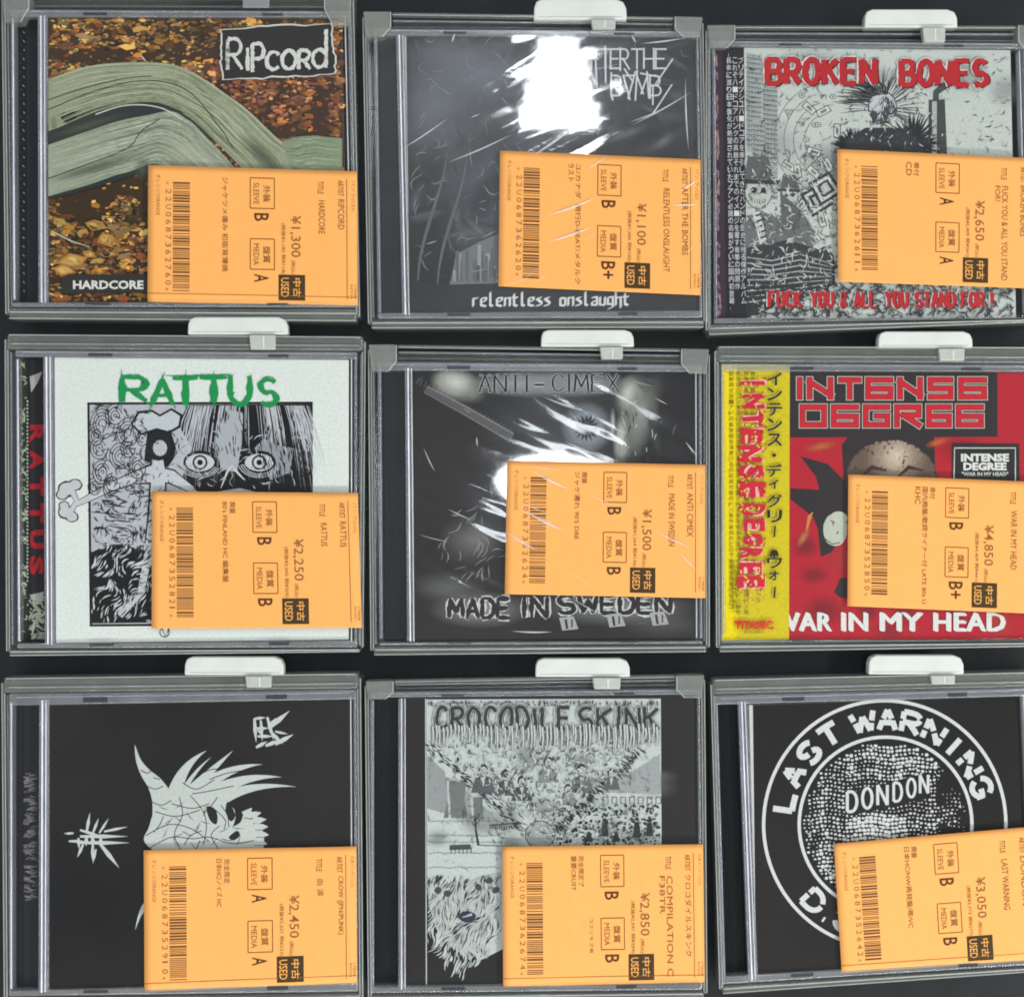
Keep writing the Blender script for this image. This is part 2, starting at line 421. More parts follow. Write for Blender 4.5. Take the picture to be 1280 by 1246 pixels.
# ------------------------------------------------------------------ measured layout
CASES = [
 dict(k='ripcord', K=[(3, -16), (443, -18), (451, 403), (8, 400)], J=[(14, 13), (439, 15), (447, 385), (16, 384)], B=[(60, 23), (427, 24), (433, 378), (63, 378)],
      Sl=[(187, 208), (447, 216), (448, 383), (186, 378)], hx=(50, 51), kind='open', fold=1, tab=(212, -42, 326, -14, 305, 338, 13)),
 dict(k='bombs', K=[(453, 17), (879, 24), (884, 411), (460, 412)], J=[(467, 37), (873, 40), (878, 398), (472, 399)], B=[(505, 46), (866, 48), (870, 388), (512, 391)],
      Sl=[(625, 190), (875, 201), (875, 370), (623, 359)], hx=(497, 505), kind='open', fold=0, tab=(667, 1, 783, 27, 738, 769, 40)),
 dict(k='bones', K=[(881, 34), (1306, 34), (1304, 404), (881, 420)], J=[(889, 52), (1281, 55), (1290, 398), (892, 405)], B=[(930, 60), (1263, 63), (1270, 397), (934, 398)],
      Sl=[(1045, 188), (1297, 200), (1295, 362), (1046, 353)], hx=None, kind='open', fold=0, tab=(1079, 14, 1195, 37, 1150, 1179, 56)),
 dict(k='rattus', K=[(7, 418), (458, 421), (455, 815), (9, 820)], J=[(20, 438), (447, 440), (447, 809), (22, 810)], B=[(68, 447), (436, 450), (436, 799), (70, 803)],
      Sl=[(191, 614), (448, 616), (453, 784), (191, 785)], hx=(57, 59), kind='flat', fold=0, tab=(236, 397, 361, 419, 313, 346, 438)),
 dict(k='cimex', K=[(460, 431), (887, 437), (887, 815), (463, 819)], J=[(472, 452), (877, 456), (878, 804), (474, 806)], B=[(515, 464), (866, 466), (867, 800), (519, 802)],
      Sl=[(634, 576), (881, 581), (881, 747), (631, 742)], hx=(508, 511), kind='open', fold=0, tab=(676, 413, 792, 434, 749, 778, 450)),
 dict(k='degree', K=[(892, 433), (1322, 434), (1322, 808), (894, 815)], J=[(900, 454), (1306, 456), (1306, 800), (901, 803)], B=[(986, 465), (1290, 466), (1290, 799), (986, 799)],
      Sl=[(1059, 593), (1308, 603), (1306, 767), (1058, 757)], hx=None, kind='flat', fold=0, tab=(1096, 415, 1214, 436, 1170, 1203, 452)),
 dict(k='blood', K=[(3, 846), (452, 840), (455, 1252), (6, 1256)], J=[(12, 866), (446, 861), (448, 1238), (12, 1244)], B=[(62, 882), (436, 874), (438, 1226), (63, 1236)],
      Sl=[(181, 1061), (446, 1056), (447, 1227), (182, 1238)], hx=(52, 51), kind='flat', fold=1, tab=(232, 820, 356, 843, 308, 341, 858)),
 dict(k='crocodile', K=[(456, 850), (881, 842), (884, 1246), (460, 1252)], J=[(463, 864), (875, 860), (878, 1236), (463, 1240)], B=[(504, 872), (868, 868), (871, 1226), (504, 1231)],
      Sl=[(628, 1056), (878, 1053), (880, 1226), (629, 1231)], hx=(500, 500), kind='open', fold=1, tab=(669, 822, 787, 845, 740, 775, 860)),
 dict(k='warning', K=[(887, 848), (1306, 838), (1318, 1212), (898, 1241)], J=[(892, 868), (1286, 858), (1301, 1204), (902, 1229)], B=[(936, 881), (1271, 870), (1284, 1196), (945, 1218)],
      Sl=[(1041, 1053), (1294, 1031), (1304, 1198), (1051, 1215)], hx=(924, 937), kind='flat', fold=1, tab=(1084, 818, 1203, 842, 1160, 1191, 854)),
]
LAB = dict(
 ripcord=('HARDCORE disc with weathered driftwood on its cover', 'top left corner'),
 bombs=('grey cover under a bright lamp reflection', 'top middle'),
 bones=('black and white drawing with red lettering', 'top right corner'),
 rattus=('white cover with green RATTUS lettering', 'middle left'),
 cimex=('dark cover reading MADE IN SWEDEN', 'centre'),
 degree=('red cover with a yellow paper band', 'middle right'),
 blood=('black cover with a white horned emblem', 'bottom left'),
 crocodile=('grey engraved CROCODILE SKINK cover between black side strips', 'bottom middle'),
 warning=('black cover with a large white ring of letters', 'bottom right'),
)
CASE_LABEL = dict(
 ripcord='jewel case with driftwood cover and black spine, HARDCORE in white',
 bombs='shrink-wrapped jewel case with grey cover, mirroring a bright ceiling lamp',
 bones='jewel case with crowded ink drawing cover and red BROKEN BONES lettering',
 rattus='jewel case with white cover, green RATTUS lettering over an inked square',
 cimex='shrink-wrapped jewel case with dark cover reading ANTI CIMEX, MADE IN SWEDEN',
 degree='jewel case with red cover reading WAR IN MY HEAD',
 blood='jewel case with black cover showing a white horned plumed emblem',
 crocodile='jewel case with grey CROCODILE SKINK engraving between black side strips',
 warning='jewel case with black cover and white LAST WARNING lettering in a ring',
)
DK = (40, 41, 43); BLK = (18, 18, 19)

# ------------------------------------------------------------------ cover prints
def art_ripcord(I, q, rng):
    I.poly(q, (62, 46, 30))
    cols = [(150, 98, 38), (178, 128, 50), (120, 72, 36), (196, 150, 78), (90, 60, 36), (140, 76, 44), (206, 168, 92), (52, 44, 36), (44, 40, 36), (156, 112, 66), (120, 92, 56), (96, 78, 50), (128, 104, 70)]
    for _ in range(9500):
        x, y = rng.uniform(62, 428), rng.uniform(25, 376)
        if 60 < y < 76 and x < 300 and rng.random() < .8: continue
        if x > 300 and 70 < y < 190 and nz(x, y, 26, 3) > .1 and rng.random() < .8: continue
        if y > 190 and x < 200 and nz(x, y, 40, 9) + (270 - y) * .012 > 0.05 and rng.random() < .93: continue
        r = rng.uniform(1.2, 4.6) * (1 if rng.random() < .88 else 2.2); a = rng.uniform(0, 6.28)
        c = rng.choice(cols); f = .80 + .55 * (nz(x, y, 30, 1) + .5)
        if x > 250 and y > 60: c = (c[0] * .86 + 14, c[1] * .84, c[2] * .9 + 6)
        I.poly([(x + math.cos(a + t) * r * k, y + math.sin(a + t) * r * .55 * k) for t, k in ((0, 1.2), (1.2, .8), (2.4, .9), (3.3, 1.2), (4.6, .8))], tuple(min(255, v * f) for v in c))
    for _ in range(420):
        x, y = rng.uniform(66, 424), rng.uniform(28, 372)
        if (y > 190 and x < 200 and y < 290) or (60 < y < 76 and x < 300): continue
        r = rng.uniform(4, 8); a = rng.uniform(0, 6.28); c = rng.choice([(150, 92, 50), (128, 74, 44), (172, 118, 58), (112, 66, 40), (160, 110, 66)])
        I.soft((x, y), r * 1.3, r * .7, c, rng.uniform(.4, .9), n=8, ang=a)
    for x, y, r, a in ((120, 282, 13, .4), (134, 300, 14, 1.2), (92, 326, 17, 2.9), (80, 338, 13, .3), (112, 318, 9, .7)):
        for k in range(3):
            rr = r * (1 - .25 * k)
            I.poly([(x + math.cos(a + t) * rr * m, y + math.sin(a + t) * rr * .6 * m) for t, m in ((0, 1.3), (.8, .8), (1.5, .95), (2.4, .8), (3.1, 1.1), (4.2, .9), (5.2, .8))],
                   [(176, 128, 60), (206, 158, 84), (224, 184, 108)][k])
    I.up(.01)
    # two bent limbs of bleached wood, drawn grain line by grain line
    def spl(pts, n):
        out = []
        for k in range(n + 1):
            t = k / n * (len(pts) - 1); i = min(len(pts) - 2, int(t)); f = t - i
            p0 = pts[max(0, i - 1)]; p1 = pts[i]; p2 = pts[i + 1]; p3 = pts[min(len(pts) - 1, i + 2)]
            out.append(tuple(.5 * (2 * p1[d] + (p2[d] - p0[d]) * f + (2 * p0[d] - 5 * p1[d] + 4 * p2[d] - p3[d]) * f * f + (3 * p1[d] - p0[d] - 3 * p2[d] + p3[d]) * f ** 3) for d in (0, 1)))
        return out
    def limb(top, bot, base, n):
        A, Bq = spl(top, 44), spl(bot, 44)
        I.poly(A + Bq[::-1], base)
        I.up(.004)
        for k in range(n):
            v = (k + rng.uniform(-.3, .3)) / n; v = min(.995, max(.005, v))
            wob = rng.uniform(0, 9)
            P = [(lerp(a[0], b[0], v + .045 * nz(j, v * 6, 7, 2)), lerp(a[1], b[1], v + .045 * nz(j, v * 6, 7, 2))) for j, (a, b) in enumerate(zip(A, Bq))]
            i0 = rng.randint(0, 22); i1 = rng.randint(i0 + 8, 44)
            P = [p for p in P[i0:i1] if p[0] > 61]
            if len(P) < 3: continue
            sh = rng.choice([-46, -34, -18, -10, 14, 24, 34]) + 20 * (nz(k, 0, 5, 3))
            c = tuple(max(20, min(235, b_ + sh)) for b_ in base)
            I.ribbon(P, [rng.uniform(.3, 1.0) * (1.3 if sh > 10 else 1) * (.4 + .9 * math.sin(math.pi * j / (len(P) - 1))) for j in range(len(P))], c)
    I.poly(spl([(60, 150), (150, 112), (220, 118), (300, 150), (190, 210), (100, 240), (60, 250)], 30), (46, 52, 52))
    limb([(61, 100), (110, 84), (160, 79), (210, 81), (250, 96), (300, 132), (345, 172), (372, 192), (382, 214)],
         [(61, 165), (100, 150), (150, 132), (185, 128), (214, 136), (240, 150), (270, 178), (300, 208), (310, 222)], (150, 158, 130), 330)
    limb([(61, 182), (110, 165), (150, 152), (185, 145), (215, 140), (236, 152), (262, 176), (290, 206), (300, 222)],
         [(61, 246), (110, 232), (150, 218), (180, 208), (196, 206), (210, 212), (222, 216), (235, 220), (244, 222)], (156, 166, 146), 330)
    limb([(352, 178), (372, 172), (395, 171), (428, 174)], [(366, 216), (380, 220), (400, 220), (428, 220)], (134, 150, 122), 40)
    for x, y, a_, b_, c_, al, an in ((330, 196, 46, 12, (84, 92, 76), .75, .75), (230, 190, 40, 22, (206, 212, 186), .5, .4), (120, 210, 70, 8, (96, 106, 92), .6, -.3), (110, 158, 60, 7, (90, 98, 80), .6, -.3),
                                  (190, 92, 70, 12, (200, 208, 176), .5, 0), (290, 140, 40, 10, (196, 204, 176), .4, .8), (180, 212, 14, 16, (92, 100, 88), .6, 0)):
        I.soft((x, y), a_, b_, c_, al, ang=an)
    for P in ([(61, 138), (110, 118), (160, 104), (205, 103), (240, 118), (275, 160), (292, 186)], [(61, 126), (100, 113), (150, 100), (190, 96)], [(61, 224), (110, 206), (160, 186), (178, 164), (200, 150)]):
        I.ribbon(spl(P, 30), 1.3, (60, 66, 54))
    I.ribbon(spl([(120, 144), (150, 134), (178, 132), (205, 137), (228, 150)], 16), 1.4, (206, 216, 208))
    I.ribbon([(176, 70), (180, 74), (183, 78)], [.6, 1.6, .5], (225, 220, 205)); I.ribbon([(66, 290), (90, 302), (112, 309)], [1.4, 1.6, .6], (196, 200, 186))
    # name plate with a torn edge
    I.up(.01)
    for grow, c in ((2.2, (214, 214, 208)), (0, (38, 39, 42))):
        P = []
        for (a, b) in (((277, 39), (413, 31)), ((413, 31), (419, 93)), ((419, 93), (280, 100)), ((280, 100), (277, 39))):
            for k in range(14):
                t = k / 14; x, y = lerp(a[0], b[0], t), lerp(a[1], b[1], t); cx, cy = 348, 66
                g = grow + 4.2 * nz(x, y, 3.2, 5)
                l = math.hypot(x - cx, y - cy); P.append((x + (x - cx) / l * g, y + (y - cy) / l * g))
        I.up(.004); I.poly(P, c)
    def wr(p): return (p[0], p[1] - (p[0] - 285) * .035 + 2)
    xs = [(285, 303, 48, 86, 'R'), (307, 313, 60, 88, 'I'), (316, 331, 55, 90, 'P'), (333, 350, 66, 88, 'C'), (353, 370, 65, 88, 'O'), (374, 388, 65, 89, 'R'), (391, 408, 65, 87, 'O')]
    for a, b, c, d, ch in xs: letters(I, ch, a, c, b, d, 4.6, (216, 217, 214), rng, jit=.3, warp=wr, wide={'I': .35})
    letters(I, 'I', 404, 40, 412, 88, 4.2, (216, 217, 214), rng, jit=.3, warp=wr, wide={'I': 1})
    I.poly([(86, 344), (185, 343), (185, 366), (78, 367), (78, 350)], (52, 50, 46))
    I.text('HARDCORE', (92, 351, 180, 362), (226, 226, 222), bold=.035)

def art_bombs(I, q, rng):
    I.poly(q, (34, 35, 39))
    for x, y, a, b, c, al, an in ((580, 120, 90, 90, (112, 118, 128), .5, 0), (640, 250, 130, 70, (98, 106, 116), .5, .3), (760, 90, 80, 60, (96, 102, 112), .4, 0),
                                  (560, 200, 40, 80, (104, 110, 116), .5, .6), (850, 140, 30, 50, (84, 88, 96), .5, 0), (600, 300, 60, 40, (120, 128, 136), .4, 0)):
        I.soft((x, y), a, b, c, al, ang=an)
    hatch(I, q, 420, swirl(34, 4, 5), lambda x, y: .6 * max(0, nz(x, y, 40, 6) + .35) * (1 if y < 340 else .1), (104, 110, 116), 16, 1.4, rng)
    for _ in range(170):
        x, y = rng.uniform(515, 860), rng.uniform(52, 345); a = nz(x, y, 60, 4) * 4
        I.soft((x, y), rng.uniform(10, 34), rng.uniform(2.5, 9), rng.choice([(120, 126, 134), (92, 98, 106), (30, 32, 36), (140, 146, 152), (40, 42, 46)]), rng.uniform(.25, .6), n=10, ang=a)
    hatch(I, q, 260, swirl(30, 9, 5), lambda x, y: .5 * max(0, nz(x, y, 36, 2) + .3), (34, 36, 40), 18, 1.6, rng)
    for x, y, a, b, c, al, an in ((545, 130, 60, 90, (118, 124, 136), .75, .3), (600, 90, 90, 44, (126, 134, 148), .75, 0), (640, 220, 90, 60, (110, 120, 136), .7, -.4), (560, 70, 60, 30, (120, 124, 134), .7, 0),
                                  (600, 330, 60, 36, (14, 14, 16), .8, -.5), (540, 330, 40, 60, (16, 16, 18), .8, 0), (610, 240, 24, 60, (24, 25, 28), .7, .5), (850, 170, 22, 50, (20, 21, 24), .8, 0), (540, 220, 26, 50, (28, 29, 32), .6, .3)):
        I.soft((x, y), a, b, c, al, ang=an)  # pale blue patches paint the film's reflected haze into the print
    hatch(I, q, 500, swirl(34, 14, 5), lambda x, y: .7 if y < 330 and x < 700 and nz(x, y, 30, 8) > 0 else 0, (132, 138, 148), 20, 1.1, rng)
    # ruined town strip low on the cover
    I.poly([(570, 318), (600, 302), (625, 292), (640, 300), (640, 356), (562, 356), (566, 338)], (116, 122, 126))
    for k in range(22):
        x = rng.uniform(566, 622); y = rng.uniform(306, 340); I.poly([(x, y), (x + rng.uniform(2, 6), y), (x + 4, 352), (x, 352)], rng.choice([(74, 80, 84), (160, 166, 168), (96, 102, 106)]))
    for x0 in (520, 545): I.ribbon([(x0 + 28 - 14 * math.sin(t * 3.6 + x0) * .8 - 16 * t, 190 + 176 * t) for t in [j / 16 for j in range(17)]], [1 + 3 * math.sin(3.1 * j / 16) for j in range(17)], (98, 103, 106))
    I.ribbon([(548, 372), (580, 368), (612, 352), (640, 338)], [5, 6, 5, 3], (112, 116, 118))
    I.poly([(512, 350), (560, 356), (640, 354), (868, 356), (870, 388), (512, 391)], (36, 36, 38))
    c = (222, 226, 232)
    def lw(pts, w=2.0): I.ribbon(pts, [w] * len(pts), c)
    I.up(.01)
    letters(I, 'AFTER', 727, 62, 786, 86, 2.1, c, rng, gap=.12, over=.18)
    letters(I, 'THE', 790, 62, 832, 86, 2.1, c, rng, gap=.2, over=.12)
    letters(I, 'BVMB', 764, 95, 826, 120, 2.1, c, rng, gap=.12, over=.28)
    lw([(781, 95), (794, 95)]); lw([(800, 92), (826, 97)])
    for P in ([(841, 74), (819, 106), (840, 106), (816, 143)], [(726, 66), (746, 108)], [(744, 64), (746, 110)], [(757, 64), (757, 104)], [(780, 86), (792, 104)], [(816, 106), (816, 132)], [(764, 118), (766, 126)]): lw(P)
    bl = {'r': [[(.1, .3), (.1, 1)], [(.1, .4), (.5, .3)]], 'e': [[(.1, .35), (.1, .9), (.5, 1)], [(.1, .35), (.5, .3), (.5, .55), (.1, .65)]],
          'l': [[(.2, -.15), (.2, .9), (.4, 1)]], 'n': [[(.1, .3), (.1, 1)], [(.1, .4), (.5, .3), (.5, 1)]], 't': [[(.2, .0), (.2, .9), (.45, 1)], [(0, .3), (.5, .3)]],
          's': [[(.5, .32), (.1, .4), (.5, .72), (.5, .9), (.05, 1)]], 'o': [[(.1, .35), (.1, .95), (.5, 1), (.5, .4), (.1, .35)]],
          'a': [[(.1, .35), (.5, .3), (.5, 1)], [(.5, .6), (.1, .7), (.1, .95), (.45, .95)]], 'u': [[(.1, .3), (.1, .95), (.5, .95)], [(.5, .3), (.5, 1)]],
          'g': [[(.1, .35), (.1, .9), (.5, .9)], [(.5, .3), (.5, 1.15), (.1, 1.3)], [(.1, .35), (.5, .3)]], 'h': [[(.1, -.15), (.1, 1)], [(.1, .4), (.5, .32), (.5, 1.2)]]}
    x = 590.0; sc = 15.2; u = (788 - 590) / 20.0
    for ch in 'relentless onslaught':
        for st in bl.get(ch, []):
            P = [(x + p[0] * u * 1.55, 368 + p[1] * sc - (x - 590) * .008) for p in st]
            I.nib(P, (1.45, -1.2), (232, 234, 236))
        x += u
def ob_rect(I, x0, y0, x1, y1, col, a=0):
    cx, cy = (x0 + x1) / 2, (y0 + y1) / 2; ca, sa = math.cos(a), math.sin(a)
    I.poly([(cx + (x - cx) * ca - (y - cy) * sa, cy + (x - cx) * sa + (y - cy) * ca) for x, y in ((x0, y0), (x1, y0), (x1, y1), (x0, y1))], col)

def art_bones(I, q, rng):
    pap = (196, 204, 200); g = (62, 66, 68); g2 = (120, 126, 126)
    I.poly(q, pap)
    for k in range(14): I.soft((rng.uniform(935, 1262), rng.uniform(70, 390)), rng.uniform(20, 50), rng.uniform(15, 40), rng.choice([(150, 156, 158), (220, 226, 224), (120, 126, 128)]), .35)
    # tall office blocks at the left, drawn window by window
    for x0, x1, y0, y1 in ((933, 952, 66, 190), (953, 972, 100, 250), (940, 956, 150, 250)):
        I.poly([(x0, y0), (x1, y0 + 4), (x1, y1), (x0, y1)], (160, 168, 168))
        y = y0 + 6
        while y < y1 - 4:
            I.ribbon([(x0, y), (x1, y + 3)], [.9, .9], g)
            for xx in range(int(x0) + 2, int(x1) - 1, 4): I.poly([(xx, y + 1.6), (xx + 2, y + 1.8), (xx + 2, y + 4), (xx, y + 3.8)], g2)
            y += 6
    # arcs of a big vault wheel in the middle
    for r in (34, 48, 60, 72): I.ring((1040, 175), r, .9, g2, 50, 2.2, 4.4)
    # coin-like discs and paper slips flying about
    for _ in range(34):
        x, y, a = rng.uniform(975, 1055), rng.uniform(115, 385), rng.uniform(0, 3.14)
        if rng.random() < .45:
            I.disc((x, y), 4.2, g, 12, 3.2); I.disc((x, y), 3.2, (206, 212, 208), 12, 2.4); I.disc((x, y), 1.2, g, 8)
        else:
            ob_rect(I, x - 9, y - 4.5, x + 9, y + 4.5, g, a); ob_rect(I, x - 8, y - 3.6, x + 8, y + 3.6, (204, 210, 206), a); ob_rect(I, x - 4, y - 1.6, x + 4, y + 1.6, g2, a)
    # open crates
    for x, y in ((1022, 250), (1026, 330), (1032, 236)):
        for k, c in enumerate((g, (206, 210, 208), g, (180, 184, 184))):
            r = 22 - 5 * k; I.poly([(x - r, y - r * .3), (x + r * .2, y - r), (x + r, y + r * .2), (x - r * .3, y + r)], c)
    # factory stack and bursts of dark and light strokes (generic crowd)
    I.poly([(1161, 125), (1181, 125), (1184, 195), (1160, 195)], (70, 74, 76)); I.poly([(1165, 127), (1171, 127), (1171, 195), (1165, 195)], (172, 178, 178))
    I.ribbon([(1170, 126), (1170, 116), (1180, 108), (1190, 104)], [8, 8, 9, 7], (76, 80, 84))
    def burst(cx, cy, n, r0, r1, a0, a1, c, w):
        for k in range(n):
            a = lerp(a0, a1, k / n) + rng.uniform(-.06, .06); r = r1 * rng.uniform(.7, 1.1)
            I.ribbon([(cx + math.cos(a) * r0, cy + math.sin(a) * r0), (cx + math.cos(a) * r * .6, cy + math.sin(a) * r * .6), (cx + math.cos(a) * r, cy + math.sin(a) * r)], [w, w * .8, .2], c)
    burst(1102, 135, 60, 10, 50, -3.3, .6, (96, 100, 100), 2.2); burst(1102, 135, 34, 10, 44, -3.2, .4, (214, 218, 216), 1.4)
    burst(1066, 186, 40, 4, 26, -3.3, .2, (40, 42, 46), 4); burst(1140, 180, 40, 6, 40, -2.9, .8, (44, 46, 50), 3.4)
    I.poly([(1052, 196), (1060, 172), (1082, 160), (1128, 160), (1150, 178), (1158, 198)], (56, 58, 62))
    I.disc((1103, 134), 17, (196, 202, 206), 18, 19); I.ring((1103, 134), 17.5, 1.4, g, 24, ry=19.5)
    hatch(I, [(1086, 114), (1120, 114), (1122, 156), (1086, 156)], 420, lambda x, y: 1.9 + nz(x, y, 10, 3) * 2, lambda x, y: .9 if (x - 1103) ** 2 / 250 + (y - 136) ** 2 / 330 < 1 and (x > 1104 or y > 138) else .1, (70, 74, 78), 8, 1.2, rng)
    for k in range(46): a = lerp(-3.0, -1.2, k / 46); r = rng.uniform(30, 58); I.ribbon([(1103 + math.cos(a) * 16, 128 + math.sin(a) * 10), (1098 + math.cos(a) * r * .7, 132 + math.sin(a) * r * .5), (1092 + math.cos(a) * r, 134 + math.sin(a) * r * .62)], [2.6, 1.8, .2], rng.choice([(60, 64, 66), (100, 104, 106), (40, 42, 44)]))
    for _ in range(40): I.ribbon([(x := rng.uniform(1088, 1120), y := rng.uniform(146, 178)), (x + rng.uniform(-5, 5), y + rng.uniform(2, 8))], [1.5, .4], rng.choice([g, (206, 210, 208), (40, 40, 44)]))
    tone_r = lambda x, y: .75 if (x > 1205 and y > 118 and y < 205 and nz(x, y, 14, 8) > -.1) else 0
    hatch(I, q, 1400, swirl(14, 3, 6), tone_r, (74, 80, 80), 8, 1.2, rng); 
    # suited pair in the lower left, kept to plain rounded shapes
    for cx, cy, s in ((948, 240, 1.0), (987, 246, .62)):
        I.poly([(cx - 26 * s, cy + 100 * s), (cx - 20 * s, cy + 40 * s), (cx, cy + 22 * s), (cx + 30 * s, cy + 36 * s), (cx + 50 * s, cy + 70 * s), (cx + 48 * s, cy + 104 * s)], (108, 112, 114))
        if cx < 960: I.poly([(cx - 8, cy + 26), (cx + 2, cy + 24), (cx + 10, cy + 60), (cx + 2, cy + 66)], (206, 210, 206)); [I.ribbon([(cx - 4 + k * 1.6, cy + 30 + 7 * k), (cx + 7 + k * .8, cy + 27 + 7 * k)], 2.4, (50, 52, 54)) for k in range(5)]
        I.disc((cx, cy), 17 * s, (190, 196, 192), 16, 21 * s); I.ring((cx, cy), 17 * s, 1.1, g, 20, ry=21 * s)
        for dx in (-6, 6): I.disc((cx + dx * s, cy - 2), 4 * s, (48, 50, 52), 10)
        for k in range(6): I.ribbon([(cx - 8 * s + k * 3.2 * s, cy + 9 * s), (cx - 8 * s + k * 3.2 * s, cy + 14 * s)], .9, g)
        I.poly([(cx - 19 * s, cy - 16 * s), (cx - 13 * s, cy - 44 * s), (cx + 12 * s, cy - 44 * s), (cx + 20 * s, cy - 15 * s)], (98, 100, 102))
        I.poly([(cx - 26 * s, cy - 16 * s), (cx + 28 * s, cy - 14 * s), (cx + 24 * s, cy - 9 * s), (cx - 22 * s, cy - 10 * s)], (60, 62, 64))
    I.poly([(975, 230 + 10), (1000, 262), (1000, 286), (978, 290)], (96, 100, 102))
    dark = [(933, 310), (985, 300), (1042, 318), (1044, 352), (1030, 366), (1000, 372), (933, 398)]
    I.poly(dark, (58, 62, 66))
    for k in range(9): I.ribbon([(934, 322 + 7 * k), (965, 326 + 6 * k), (1000, 318 + 7 * k), (1040, 330 + 4 * k)], [1.2, 1.6, 1.4, .6], (176, 182, 182))
    hatch(I, q, 2600, swirl(9, 6, 6), lambda x, y: .8 if (y > 108 and y < 200 and x > 1050 and x < 1160 and nz(x, y, 14, 2) > -.15) or (x < 1050 and y > 190) else .12, (84, 90, 92), 6, .9, rng)
    hatch(I, q, 900, swirl(12, 6, 6), lambda x, y: .7 if (y > 120 and y < 200 and x > 1060) else 0, (212, 218, 216), 6, 1.0, rng)
    hatch(I, q, 5200, swirl(20, 1, 6), lambda x, y: .55 * max(0, .35 + nz(x, y, 22, 4)) * (1 if (y > 200 or x < 1060) else .35), (74, 78, 80), 9, 1.0, rng)
    hatch(I, [(935, 200), (1050, 200), (1050, 398), (935, 398)], 700, swirl(20, 7, 6), lambda x, y: .5, (214, 220, 216), 9, 1.1, rng)
    hatch(I, [(935, 352), (1266, 356), (1268, 397), (935, 398)], 1500, swirl(10, 5, 6), lambda x, y: .8, (60, 62, 66), 9, 1.3, rng)
    I.up(.01)
    red = (186, 42, 50)
    for col, d, w in (((226, 218, 216), 0, 10.4), ((96, 28, 34), .8, 8.8), (red, 0, 7.8)):
        I.up(.006)
        letters(I, 'BROKEN', 959 + d, 75 + d, 1093 + d, 105 + d, w, col, rng, gap=.42, jit=.16, hw=w * .8)
        letters(I, 'BONES', 1126 + d, 77 + d, 1233 + d, 107 + d, w, col, rng, gap=.42, jit=.16, hw=w * .8)
    for col, d, w in (((206, 206, 204), .0, 6.4), ((70, 26, 30), .7, 5.2), (red, 0, 4.4)):
        I.up(.006)
        for word, a, b in (('FUCK', 961, 1004), ('YOU', 1014, 1044), ('&', 1051, 1060), ('ALL', 1068, 1098), ('YOU', 1107, 1137), ('STAND', 1144, 1196), ('FOR', 1202, 1232), ('!', 1238, 1244)):
            b -= 3.5
            letters(I, word, a + d, 366 + d + (1244 - a) * -.004, b + d, 384 + d, w, col, rng, gap=.45, jit=.2, hw=w * .75)

